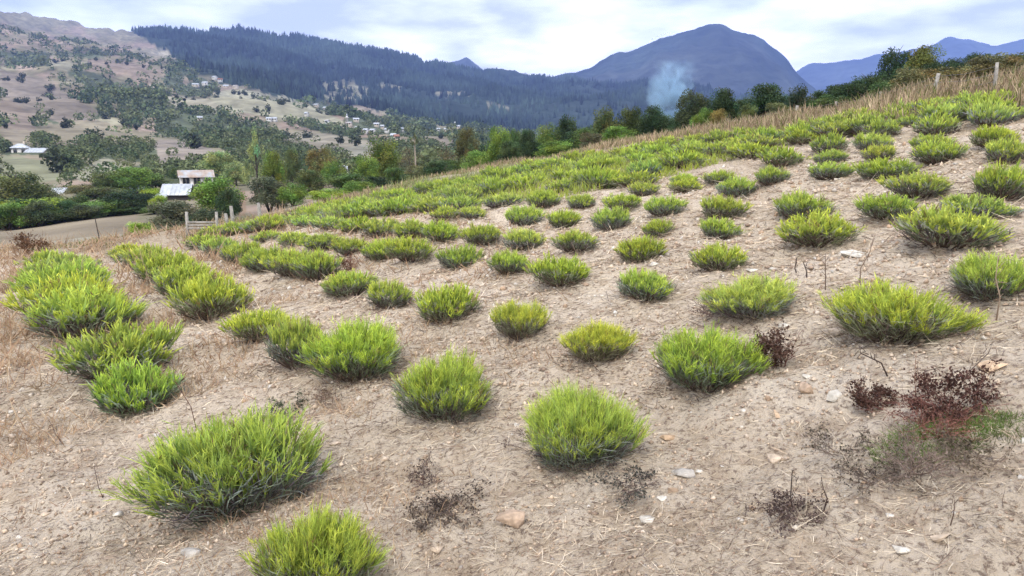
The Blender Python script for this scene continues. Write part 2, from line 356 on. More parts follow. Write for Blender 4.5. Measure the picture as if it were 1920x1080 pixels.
WOODS = [
 [(90, 215), (130, 225), (150, 260), (105, 260), (95, 240)], [(110, 118), (165, 130), (230, 160), (300, 170), (330, 200), (270, 215), (180, 175)],
 [(170, 200), (215, 195), (215, 220), (175, 225)], [(220, 215), (270, 222), (272, 235), (235, 235)], [(290, 195), (400, 185), (420, 215), (500, 240), (540, 255), (520, 275), (450, 290), (400, 270), (290, 250)],
 [(160, 260), (300, 262), (290, 312), (230, 300), (170, 300)], [(0, 275), (110, 270), (180, 280), (140, 300), (90, 292), (0, 290)], [(110, 300), (170, 305), (140, 330), (115, 325)],
 [(240, 310), (300, 312), (420, 310), (500, 300), (500, 330), (300, 345)], [(540, 228), (620, 235), (660, 255), (720, 262), (700, 270), (600, 250)],
 [(640, 200), (700, 230), (800, 225), (850, 250), (800, 260), (700, 250), (640, 225)], [(560, 195), (620, 190), (650, 215), (600, 215)], [(60, 165), (120, 180), (105, 195), (50, 180)], [(-50, 95), (90, 100), (110, 125), (40, 120)], [(110, 95), (240, 98), (170, 112)],
 [(330, 115), (420, 170), (350, 185), (300, 150)], [(500, 272), (640, 290), (640, 310), (500, 310)], [(850, 225), (960, 245), (960, 290), (850, 290)]]
def cover(px, py):
    """returns colour (n,3), wood density 0..1, conifer forest mask, open field mask"""
    n = fbm(px / 16., py / 6., 71, 3); wx = px + 14 * n; wy = py + 6 * fbm(px / 14., py / 5., 77, 3)
    col = np.zeros(px.shape + (3,)); col[:] = (.27, .245, .165)
    g = sst(-.12, .3, fbm(px / 45., py / 14., 81, 3))[..., None]; col = col * (1 - g) + np.array((.36, .28, .22)) * g
    dens = .30 + .5 * sst(-.05, .35, fbm(px / 38., py / 9., 91, 3)); op = np.zeros(px.shape, bool)
    for poly in WOODS: dens = np.where(inside(wx, wy, poly), .95, dens)
    for poly, cl in FIELDS:
        m = inside(px + 5 * n, py + 2.5 * n, poly); col[m] = cl; dens = np.where(m, .012, dens); op |= m
    col[(dens > .9)] = (.12, .14, .085); col = col * .82; col[op] = col[op] * np.array((.72, .80, .76)) + .006
    fy = np.interp(px, FOREST[:, 0], FOREST[:, 1])
    fo = (py + 7 * n < fy)
    for poly in CLEAR:
        m = inside(wx, wy, poly); fo &= ~(m & (fbm(px / 5, py / 4, 33, 2) > -.25)); col[m] = (.21, .20, .14); dens = np.where(m, .15, dens)
    col[fo] = (.035, .05, .04)
    return col, dens, fo, op

# ------------------------------------------------------------------ ground: field sheet and valley sheet
def polar(name, r0, r1, nr, ths, mat, colf, kind='structure', label=None, smooth=True):
    R = np.exp(np.linspace(math.log(r0), math.log(r1), nr)); RR, TH = np.meshgrid(R, ths, indexing='ij')
    X = RR * np.sin(TH); Y = RR * np.cos(TH); Z = land(X, Y); V = np.stack([X, Y, Z], -1).reshape(-1, 3)
    nc = len(ths); i = np.arange(nr - 1)[:, None] * nc + np.arange(nc - 1)[None]
    Q = np.stack([i, i + 1, i + 1 + nc, i + nc], -1).reshape(-1, 4)[:, ::-1]
    me = mesh_np(name, V, Q, mat, colf(X, Y, Z).reshape(-1, 3), smooth); return obj(name, me, kind=kind, label=label)
def thetas(fine, n):
    a = np.linspace(-math.pi, -fine, 90)[:-1]; b = np.linspace(-fine, fine, n); c_ = np.linspace(fine, math.pi, 90)[1:]
    return np.concatenate([a, b, c_])
def field_col(X, Y, Z):
    px, py = project(X, Y, Z); r = np.hypot(X, Y)
    c_ = np.ones(X.shape + (3,)) * (1 + .10 * fbm(X / 1.8, Y / 1.8, 61, 3))[..., None]
    rc = np.interp(np.arctan2(X, Y), CX, CR)
    dry = sst(rc * .8, rc * 1.0, r) * .75 + .5 * sst(0, .35, fbm(X / 2.2, Y / 2.2, 66, 3)) * sst(0, -5, X)
    dry = np.clip(dry, 0, 1)[..., None]; c_ = c_ * (1 - dry) + np.array((.62, .60, .55)) * dry
    far = sst(rc * 1.2, rc * 1.6, r)[..., None]
    cv, dn, fo, op = cover(px, py)
    cv = cv / np.array((.45, .34, .25))
    return c_ * (1 - far) + cv * far
ground = polar('ground', .55, 62, 470, thetas(.75, 620), SOIL, field_col)
HILL = hill_mat('hillside_cover', .012, .09, 2.5)
def hill_col(X, Y, Z):
    px, py = project(X, Y, Z); cv, dn, fo, op = cover(px, py); return cv
hillside = polar('hillside', 61.2, 3900, 420, thetas(.72, 720), HILL, hill_col)
# a patch of soil closing the middle of the sheet under the camera
V = [(0, 0, float(land(0, 0)))]; a_ = thetas(.75, 620)[::4]
for t_ in a_: V.append((.56 * math.sin(t_), .56 * math.cos(t_), float(land(.56 * math.sin(t_), .56 * math.cos(t_))) - .002))
obj('ground_patch', mesh_np('ground_patch', np.array(V), None, SOIL, np.ones((len(V), 3)), True, [(0, k + 1, k) for k in range(1, len(a_))]), kind='structure')

# ------------------------------------------------------------------ far mountains, one body per massif
MTN = hill_mat('mountain_cover', .0022, .014, 30, .95, 1.7)
def mountain(name, pts, r, depth, base_py, col, tan=None, seed=0, rough=60):
    pts = np.array(pts, float); p0, p1 = pts[0, 0], pts[-1, 0]; n = 260; m = 60
    pxs = np.linspace(p0, p1, n); ridge = np.interp(pxs, pts[:, 0], pts[:, 1]) + 7 * fbm(pxs / 42, pxs * 0 + seed, seed, 4)
    th = theta(pxs); X = np.zeros((m, n)); Y = X.copy(); Z = X.copy(); C = np.zeros((m, n, 3))
    for j in range(m):
        t = j / (m - 1) * 1.45                                # 0 foot ... 1 ridge ... far side
        rr = r - depth * (1 - t)
        ztop = CAMZ + r * slope_at(th, ridge); zb = CAMZ + (r - depth) * slope_at(th, np.full(n, float(base_py)))
        h_ = sst(0, 1, t) * .45 + .55 * t if t <= 1 else 1 - (t - 1) * 1.5
        X[j] = rr * np.sin(th); Y[j] = rr * np.cos(th)
        Z[j] = zb + (ztop - zb) * h_
    w = np.clip(np.minimum(np.arange(m)[:, None] / m * 1.45, 1.0), 0, 1)
    flute = np.abs(fbm(X / 620, Y / 1500, seed, 4)) * -rough * 2.2 + fbm(X / 300, Y / 300, seed + 3, 4) * rough * .7 + fbm(X / 60, Y / 60, seed + 9, 3) * rough * .22
    Z += flute * (1 - .72 * w ** 6)
    C[:] = col
    if tan is not None:
        k = sst(.0, .3, fbm(X / 500, Y / 700, seed + 5, 4)) * tan[1]; C = C * (1 - k[..., None]) + np.array(tan[0]) * k[..., None]
    i = np.arange(m - 1)[:, None] * n + np.arange(n - 1)[None]; Q = np.stack([i, i + n, i + n + 1, i + 1], -1).reshape(-1, 4)[:, ::-1]
    return obj(name, mesh_np(name, np.stack([X, Y, Z], -1).reshape(-1, 3), Q, MTN, C.reshape(-1, 3), True), kind='structure')
mountain('mountain', [(420, 190), (520, 150), (600, 138), (700, 134), (760, 131), (805, 124), (838, 114), (855, 113), (876, 109), (892, 118), (925, 134), (960, 146), (1020, 160)], 5200, 1500, 200, (.05, .06, .06), ((.3, .25, .22), .35), 3, 40)
mountain('mountain', [(850, 175), (900, 138), (930, 128), (952, 136), (985, 140), (1030, 145)], 5900, 900, 210, (.28, .24, .22), None, 13, 30)
mountain('mountain', [(930, 175), (1000, 150), (1045, 137), (1078, 130), (1110, 114), (1150, 98), (1190, 84), (1230, 58), (1262, 50), (1300, 40), (1345, 44), (1385, 58), (1420, 72), (1445, 92), (1462, 108), (1490, 138), (1530, 168), (1600, 215), (1700, 250)], 4300, 1500, 250, (.035, .048, .045), ((.13, .13, .11), .25), 29, 75)
mountain('mountain', [(1400, 190), (1480, 136), (1506, 120), (1540, 112), (1600, 108), (1680, 92), (1760, 70), (1850, 78), (1960, 60), (2200, 80), (2500, 110)], 7200, 1800, 230, (.05, .06, .06), None, 37, 60)
mountain('mountain', [(-900, 140), (-500, 60), (-200, 90), (100, 70), (330, 90), (600, 150)], 6200, 1500, 240, (.05, .06, .06), None, 53, 60)

# ------------------------------------------------------------------ woods on the slopes (uncountable masses)
def scatter(n, r0, r1, t0=-.66, t1=.62):
    r = np.sqrt(rng.uniform(r0 ** 2, r1 ** 2, n)); th = rng.uniform(t0, t1, n); x = r * np.sin(th); y = r * np.cos(th); z = land(x, y)
    px, py = project(x, y, z); return x, y, z, r, px, py
def clumps(x, y, z, h, w, k, base, vary=.3, size=.24):
    """one lumpy crown of k leaf masses per point"""
    n = len(x); d = rng.normal(size=(n, k, 3)); d /= np.linalg.norm(d, axis=2, keepdims=True); rad = rng.uniform(.55, 1, (n, k, 1)) ** .5
    P = d * rad * np.stack([w / 2, w / 2, h / 2], -1)[:, None] * (1 + .25 * rng.normal(size=(n, 1, 1)) * 0)
    P[..., 0] += x[:, None]; P[..., 1] += y[:, None]; P[..., 2] += (z + h * .45)[:, None]
    col = base[:, None] * (1 + vary * rng.normal(size=(n, k, 1))); col = np.clip(col, .01, 1)
    sz = (w[:, None] * size * rng.uniform(1, 2.2, (n, k))).ravel()
    return leafquads(P.reshape(-1, 3), sz, col.reshape(-1, 3), .3, .8)
HOUSE_PX = [(28, 284), (40, 290), (40, 283), (50, 288), (62, 290), (73, 290), (88, 290), (75, 298), (50, 298), (30, 296), (614, 234), (655, 237), (668, 229), (670, 246), (686, 250), (699, 251), (706, 238), (717, 242), (726, 249), (755, 247), (745, 264), (738, 261), (849, 235), (860, 242), (822, 247), (835, 247), (505, 228), (515, 228), (575, 218), (593, 201), (610, 206), (367, 163), (385, 161), (403, 150), (413, 154), (424, 165), (442, 168), (375, 226), (651, 236)]
mb = MB()
for r0, r1, n0, k, sz0 in ((130, 420, 3600, 150, .09), (420, 1000, 9500, 46, .14), (1000, 1900, 11000, 20, .2)):
    x, y, z, r, px, py = scatter(n0, r0, r1); cv, dn, fo, op = cover(px, py)
    keep = (rng.random(len(x)) < dn) & ~fo & (px < 1300) & (py < 352)
    for hx, hy in HOUSE_PX: keep &= ~((abs(px - hx) < 11) & (py > hy - 7) & (py < hy + 8))
    x, y, z, r = x[keep], y[keep], z[keep], r[keep]; n = len(x)
    h = rng.uniform(3, 8, n) * (1 + .4 * (r > 700)) * np.clip(r / 520, .6, 1); w = h * rng.uniform(.8, 1.5, n)
    g = rng.random((n, 1)); base = np.array((.085, .125, .06)) * (1 - g) + np.array((.17, .19, .09)) * g
    Vc, Qc, Cc = clumps(x, y, z, h, w, k, base, .3, sz0); mb.add(Vc, Qc, col=Cc)
obj('woodland', mb.mesh('woodland', TREES_FAR), label='mixed green woods and thickets covering the slopes across the valley', kind='stuff')
# conifer forest on the dark mountain
x, y, z, r, px, py = scatter(120000, 600, 3050); cv, dn, fo, op = cover(px, py); keep = fo & (px < 1500) & (rng.random(len(x)) < .55 + 1.2 * fbm(x / 120, y / 120, 211, 3))
x, y, z, r = x[keep], y[keep], z[keep], r[keep]; n = len(x); h = rng.uniform(6, 13, n) * (1 + r / 4500); w = h * rng.uniform(.4, .6, n)
a = rng.uniform(0, 6.28, n)[:, None] + np.arange(5)[None] * 2 * math.pi / 5
ring = np.stack([x[:, None] + w[:, None] / 2 * np.cos(a), y[:, None] + w[:, None] / 2 * np.sin(a), np.repeat((z - 1)[:, None], 5, 1)], -1)
V = np.concatenate([ring, np.stack([x, y, z + h], -1)[:, None]], 1).reshape(-1, 3)
T = (np.arange(n)[:, None, None] * 6 + np.array([(k, (k + 1) % 5, 5) for k in range(5)])[None]).reshape(-1, 3)
cl = np.repeat((np.array((.030, .046, .036)) * (1 + .35 * rng.normal(size=(n, 1)) + 1.5 * np.clip(fbm(x / 220, y / 220, 203, 4), -.3, .6)[:, None])).clip(.008, .2), 6, axis=0)
obj('forest', mesh_np('forest', V, None, TREES_FAR, cl, False, T), label='dark conifer forest covering the blue mountain beyond the valley', kind='stuff')

# ------------------------------------------------------------------ tree prototypes
def crown_mesh(name, kind, nleaf=5200):
    if kind == 'poplar': nc, rx, z0, z1 = 30, .5, .12, 1.0
    elif kind == 'bush': nc, rx, z0, z1 = 46, .5, -.08, 1.0
    elif kind == 'conifer': nc, rx, z0, z1 = 60, .5, .08, 1.0
    else: nc, rx, z0, z1 = 50, .5, -.12, 1.0
    P = []; per = nleaf // nc; cols = []
    for i in range(nc):
        while True:
            d = rng.normal(size=3); d /= np.linalg.norm(d); q = rng.random() ** .33
            if d[2] > -.75: break
        zc = (z0 + z1) / 2 + d[2] * q * (z1 - z0) * .40
        if kind == 'conifer':
            zc = z0 + (1 - z0) * (i + .5) / nc; lim = rx * (1 - zc) ** .8 * 1.0; an = rng.random() * 6.28; cx, cy = lim * .7 * math.cos(an), lim * .7 * math.sin(an); s = .05 + lim * .22
        elif kind == 'poplar':
            zc = z0 + (1 - z0) * rng.random(); lim = .36 * math.sin(min(1, zc * 1.1 + .15) * math.pi) ** .5; cx, cy = d[0] * lim, d[1] * lim; s = .085
        else:
            cx, cy = d[0] * q * rx * .78, d[1] * q * rx * .78; s = rng.uniform(.13, .23)
        dd = rng.normal(size=(per, 3)); dd /= np.linalg.norm(dd, axis=1, keepdims=True); rr = rng.random((per, 1)) ** .45
        p = np.array((cx, cy, zc)) + dd * rr * s * np.array((1, 1, .75 if kind != 'poplar' else 1.6))
        p[:, 2] = np.maximum(p[:, 2], .01); P.append(p)
        f = 1 + .22 * rng.normal(); warm = rng.normal() * .12
        cols.append(np.clip(np.array((1 + warm, 1, 1 - warm * .5)) * f * (1 + .16 * rng.normal(size=(per, 1))), .25, 2))
    P = np.concatenate(P); cols = np.concatenate(cols); size = rng.uniform(.022, .05, len(P)) * (.8 if kind == 'conifer' else 1)
    V, Q, C = leafquads(P, size, cols, .3, .65)
    return mesh_np(name, V, Q, CROWN, C)
def trunk_mesh(name, kind):
    m = MB(); top = .8
    if kind == 'bush': 
        for k in range(6):
            a = k * 1.05 + rng.random(); m.tube([(0, 0, -.03), (.12 * math.cos(a), .12 * math.sin(a), .3), (.3 * math.cos(a), .3 * math.sin(a), .7)], [.025, .015, .004], 5)
    else:
        pts = [(0, 0, -.04)] + [(rng.normal() * .012, rng.normal() * .012, t) for t in (.15, .35, .55, top)]
        m.tube(pts, [.034, .026, .02, .013, .004], 7)
        for k in range(12):
            t = .2 + .05 * k; a = k * 2.4 + rng.random(); l = .34 * (1 - t * .6) * (.55 if kind in ('poplar',) else 1); up = .1 if kind == 'conifer' else .22
            m.tube([(0, 0, t), (l * .5 * math.cos(a), l * .5 * math.sin(a), t + up * .6), (l * math.cos(a), l * math.sin(a), t + up)], [.012, .008, .002], 5)
    return m.mesh(name, BARK)
CR_M = {k: [crown_mesh('crown_' + k, k, nl) for _ in range(nv)] for k, nv, nl in (('broad', 4, 10000), ('bush', 4, 9000), ('poplar', 1, 3000), ('conifer', 1, 5000), ('sparse', 2, 1700))}
TK_M = {k: trunk_mesh('trunk_' + k, k) for k in ('broad', 'bush', 'poplar', 'conifer', 'sparse')}
tcount = 0
def tree(px, top, w, r, col, kind, label, name='tree', cat='tree', group=None):
    global tcount
    if px < 300 and 98 < r < 125: r = 90 + (r - 98) * .45
    x, y, z = spot(px, r); th = theta(px, top); zt = CAMZ + r * float(slope_at(th, top)); h = max(zt - z, 1.0) * 1.06
    wm = w * r / F
    col = np.array(col) * np.array((1.6, 1.6, 1.5)); w *= 1.25
    t = thing(name, label, cat, (x, y, z - .02), rng.uniform(0, 6.28), (wm, wm, h), group)
    cm = CR_M[kind][tcount % len(CR_M[kind])]; tcount += 1
    co = obj('crown', cm, t); co.color = (*col, 1); obj('trunk', TK_M[kind], t)
    return t
G1, G2, G3, G4 = (.065, .10, .03), (.11, .17, .035), (.20, .27, .04), (.12, .12, .05)
DK, OL, YG, BR, PA = (.033, .055, .024), (.08, .10, .035), (.19, .24, .035), (.10, .09, .05), (.19, .23, .095)
VG = 'trees and bushes below the field'
for a in [
 (22, 322, 105, 125, OL, 'broad', 'dark olive tree at the left frame edge above the lower bare field'),
 (72, 344, 70, 132, G4, 'broad', 'brownish olive tree left of the low pale roof'),
 (50, 368, 120, 108, G3, 'bush', 'yellow-green bush at the far left edge of the bare field', 'bush', 'bush'),
 (18, 380, 70, 100, G2, 'bush', 'green bush cut by the left frame edge by the bare field', 'bush', 'bush'),
 (125, 366, 80, 118, G1, 'broad', 'dark green tree below the low pale roof'),
 (155, 378, 95, 106, G2, 'bush', 'broad bright green bush behind middle of bare field', 'bush', 'bush'),
 (105, 392, 70, 103, OL, 'bush', 'low olive bush on the bare field edge', 'bush', 'bush'),
 (188, 322, 46, 150, OL, 'broad', 'tall narrow olive tree standing over the left hedge'),
 (150, 345, 60, 150, G4, 'broad', 'brown-green tree right of the low pale roof'),
 (185, 350, 80, 135, OL, 'broad', 'wide olive tree in the middle of the left hedge'),
 (245, 314, 92, 150, G2, 'broad', 'rounded bright green tree behind the left hedge'),
 (288, 325, 56, 155, G1, 'broad', 'green tree just left of the white house'),
 (238, 352, 90, 112, DK, 'bush', 'dark green bush at right end of bare field hedge', 'bush', 'bush'),
 (200, 372, 70, 110, G1, 'bush', 'mid green bush in the bare field hedge', 'bush', 'bush'),
 (278, 350, 45, 118, G3, 'bush', 'small lime bush in front of the lean-to shed', 'bush', 'bush'),
 (292, 366, 36, 100, YG, 'bush', 'bright yellow-green shrub below the lean-to shed', 'bush', 'bush'),
 (335, 312, 34, 190, G1, 'broad', 'dark tree behind left corner of the white house'),
 (398, 330, 100, 66, G2, 'bush', 'large round green tree hiding right side of white house', 'tree', 'tree'),
 (424, 350, 50, 60, DK, 'bush', 'dark green bush at the right foot of the big round tree', 'bush', 'bush'),
 (322, 376, 118, 52, (.085, .085, .05), 'bush', 'grey-olive thicket bush behind the wooden rail gate', 'bush', 'bush'),
 (375, 388, 70, 50, (.05, .065, .035), 'bush', 'dark low bush directly behind the rail gate', 'bush', 'bush'),
 (250, 415, 55, 47, G3, 'bush', 'yellow-green low bush at the corner of the bare field', 'bush', 'bush'),
 (412, 284, 74, 170, PA, 'broad', 'pale grey-green tree behind the white house'),
 (440, 305, 50, 160, PA, 'broad', 'pale tree between white house and tall poplar'),
 (480, 252, 62, 140, PA, 'poplar', 'tall pale poplar with bare showing branches'),
 (512, 280, 46, 100, (.11, .15, .03), 'broad', 'bright yellow-green tree right of the pale poplar'),
 (547, 280, 38, 125, OL, 'broad', 'dark narrow tree right of the yellow-green tree'),
 (500, 330, 84, 64, (.08, .085, .05), 'bush', 'grey-olive bush right of the footpath gap', 'bush', 'bush'),
 (545, 340, 60, 62, G2, 'bush', 'green bush at right of the grey-olive footpath bush', 'bush', 'bush'),
 (601, 276, 68, 125, (.125, .115, .04), 'broad', 'olive tree with orange tinted top'),
 (578, 318, 60, 90, OL, 'broad', 'olive tree below the orange tinted tree'),
 (625, 300, 50, 110, G2, 'broad', 'green tree left of the small white shed'),
 (612, 352, 80, 50, G3, 'bush', 'lime bush on the far edge of the lavender field', 'bush', 'bush'),
 (650, 323, 90, 60, G1, 'bush', 'dark green bush hiding the foot of the white shed', 'bush', 'bush'),
 (668, 340, 70, 52, G2, 'bush', 'green bush on the field edge below the white shed', 'bush', 'bush'),
 (718, 258, 74, 82, (.10, .13, .03), 'broad', 'large rounded olive-green tree right of the white shed'),
 (686, 290, 56, 78, G2, 'broad', 'green tree leaning on the left of the rounded olive tree'),
 (742, 312, 60, 64, G1, 'bush', 'dark green bush beside the old plank shed', 'bush', 'bush'),
 (790, 308, 70, 58, G4, 'bush', 'brown-green bush right of the old plank shed', 'bush', 'bush'),
 (768, 275, 60, 110, BR, 'sparse', 'half-bare brown tree behind the tall thin pole tree'),
 (836, 268, 44, 72, BR, 'sparse', 'sparse brown tree with thin leaves over the dry bank'),
 (876, 236, 46, 70, (.085, .09, .04), 'broad', 'brownish tall tree standing left of the green row'),
 (850, 296, 60, 58, G1, 'bush', 'dark bush at left start of the field edge tree row', 'bush', 'bush'),
 (893, 282, 62, 55, G2, 'bush', 'green bush under the brownish tall tree', 'bush', 'bush'),
 (936, 234, 52, 56, G2, 'broad', 'tall green tree first in the field edge row'),
 (965, 240, 34, 58, G1, 'broad', 'narrow dark tree beside the tall green tree'),
 (991, 243, 46, 54, DK, 'broad', 'dark pointed tree in the field edge row'),
 (1026, 230, 52, 56, (.10, .14, .035), 'broad', 'light green tree in the middle of the edge row'),
 (1062, 214, 50, 62, DK, 'broad', 'dark tree rising behind the light green tree'),
 (1042, 262, 80, 46, G2, 'bush', 'low green bush in front of the dark tree row', 'bush', 'bush'),
 (1090, 240, 60, 54, G1, 'broad', 'mid green tree left of the high trio of trees'),
 (1134, 199, 58, 50, OL, 'broad', 'left one of the high trio of dark trees left of the smoke'),
 (1180, 197, 54, 50, (.05, .07, .025), 'broad', 'middle one of the high trio of trees left of the smoke'),
 (1222, 196, 58, 48, DK, 'broad', 'right one of the trio of trees, next to the smoke'),
 (1112, 248, 60, 42, BR, 'bush', 'reddish brown bush at the foot of the high trio', 'bush', 'bush'),
 (1160, 240, 70, 41, G2, 'bush', 'green bush at the foot of the high trio', 'bush', 'bush'),
 (1293, 165, 62, 42, (.045, .06, .03), 'broad', 'dark round tree just right of the smoke'),
 (1352, 162, 64, 40, DK, 'broad', 'second dark round tree right of the smoke'),
 (1427, 158, 84, 38, DK, 'broad', 'widest dark round tree right of the smoke'),
 (1492, 158, 50, 40, (.04, .055, .03), 'broad', 'small dark tree right of the widest round tree'),
 (1317, 198, 50, 36, G2, 'bush', 'light green bush before the dark round trees', 'bush', 'bush'),
 (1398, 208, 44, 34, OL, 'bush', 'olive bush by the fence below the widest dark tree', 'bush', 'bush'),
 (1345, 213, 36, 33, (.19, .15, .05), 'bush', 'orange-tinted small bush by the dark fence post', 'bush', 'bush'),
 (1455, 195, 60, 36, G4, 'bush', 'brown-green bush at right foot of the widest tree', 'bush', 'bush'),
 (1545, 176, 90, 40, G1, 'bush', 'green hedge bush below the rising wooded shoulder', 'bush', 'bush'),
 (1600, 162, 90, 44, (.05, .08, .03), 'bush', 'green bush left of the tall dark tree on the slope', 'bush', 'bush'),
 (1560, 160, 60, 60, DK, 'broad', 'small dark tree on the wooded shoulder skyline'),
 (1615, 138, 60, 60, DK, 'broad', 'dark tree on the shoulder skyline beside the tall dark one'),
 (1664, 88, 62, 48, (.028, .048, .022), 'broad', 'tall dark green tree at upper right'),
 (1714, 84, 72, 44, (.10, .11, .03), 'broad', 'tall olive tree right of the dark tall one'),
 (1655, 150, 80, 36, G1, 'bush', 'green bush under the tall dark tree', 'bush', 'bush'),
 (1775, 108, 50, 70, DK, 'broad', 'dark tree on skyline right of the tall olive tree'),
 (1815, 98, 50, 75, DK, 'broad', 'dark skyline tree left of the right fence post'),
 (1790, 132, 110, 33, (.13, .12, .05), 'bush', 'brown-green scrub bush between the two pale fence posts', 'bush', 'bush'),
 (1700, 168, 90, 27, (.14, .125, .055), 'bush', 'brownish scrub bush left of the leaning pale post', 'bush', 'bush'),
 (1890, 104, 110, 36, (.12, .115, .045), 'bush', 'brown scrub bush behind the far right fence post', 'bush', 'bush'),
 (1850, 128, 90, 27, (.15, .13, .06), 'bush', 'straw-brown scrub at the right fence post', 'bush', 'bush'),
 (1930, 84, 70, 40, G1, 'bush', 'green bush cut by the upper right frame edge', 'bush', 'bush'),
 ]:
    px, top, w, r, colr, kind, lab = a[:7]; nm, cat = (a[7], a[8]) if len(a) > 7 else ('tree', 'tree')
    tree(px, top, w, r, colr, kind, lab, nm, cat)
for i, px in enumerate(np.linspace(-10, 300, 22)):
    tree(px + rng.normal() * 8, rng.uniform(368, 392), rng.uniform(45, 80), rng.uniform(92, 100) if i % 2 else rng.uniform(110, 122), [(.05, .085, .03), (.09, .13, .035), (.06, .075, .035)][i % 3], 'bush', 'mid green bush packed in the dense hedge behind the lower bare field', 'bush', 'bush', 'bushes packed in the left hedge')
for i, (px, top, w) in enumerate([(905, 268, 50), (955, 262, 50), (1005, 262, 50), (1075, 246, 50), (1105, 232, 50), (1150, 222, 50), (1198, 216, 50), (1240, 215, 50), (1270, 205, 50), (1318, 182, 50), (1385, 180, 60), (1460, 178, 60), (1510, 178, 60), (1535, 168, 60), (1580, 150, 60), (1600, 148, 60), (1640, 130, 50), (1685, 125, 60), (1740, 112, 60), (820, 300, 60), (780, 318, 60), (700, 330, 60)]):
    tree(px, top, w, 42 if px > 1490 else rng.uniform(46, 62), [(.03, .05, .022), (.045, .07, .028), (.035, .06, .025)][i % 3], 'bush', 'dark green bush filling the tree belt along the upper edge of the field', 'bush', 'bush', 'dark bushes of the field edge tree belt')
# bare tall pole-like tree
x, y, z = spot(778, 85); m = MB(); hz = CAMZ + 85 * float(slope_at(theta(778, 252), 252)) - z
m.tube([(0, 0, -.3), (.05, 0, hz * .4), (0, .05, hz * .8), (.04, 0, hz)], [.11, .09, .07, .03], 8)
t = thing('bare_tree', 'tall thin bare trunk with a little tuft of leaves on top', 'tree', (x, y, z)); obj('trunk', m.mesh('trunk', solid_mat('pale_bark', (.35, .3, .24))), t)
co = obj('crown', CR_M['poplar'][0], t, loc=(0, 0, hz * .72), scale=(1.3, 1.3, hz * .3)); co.color = (.12, .14, .06, 1)

# single small trees on the open slopes
protos = []
for k in range(5):
    n = 260; d = rng.normal(size=(n, 3)); d /= np.linalg.norm(d, axis=1, keepdims=True); P = d * (rng.random((n, 1)) ** .4) * (.5, .5, .46) + (0, 0, .52)
    P *= (1 + .25 * np.sin(d[:, :1] * 5 + k)); V, Q, C = leafquads(P, rng.uniform(.12, .26, n), np.clip(1 + .25 * rng.normal(size=(n, 1)), .3, 2) * np.ones((n, 3)), .3, .8)
    m = MB(); m.add(V, Q, col=C); m.tube([(0, 0, -.05), (0, 0, .4)], [.05, .03], 5, col=(.8, .6, .5)); protos.append(m.mesh('small_tree', CROWN))
x, y, z, r, px, py = scatter(9000, 200, 1500); cv, dn, fo, op = cover(px, py); ok = np.where(op & ~fo & (py < 345) & (px > -20) & (px < 900))[0][:110]
for i in ok:
    s = rng.uniform(3, 6.5); o = obj('small_tree', protos[i % 5], None, 'small round dark tree standing alone on a pale field of the far slope', 'tree', 'single trees on the far slope', None, (x[i], y[i], z[i]), rng.uniform(0, 6), (s * rng.uniform(.8, 1.4), s * rng.uniform(.8, 1.4), s))
    o.color = (*(np.array((.055, .07, .035)) * rng.uniform(.6, 1.5)), 1)

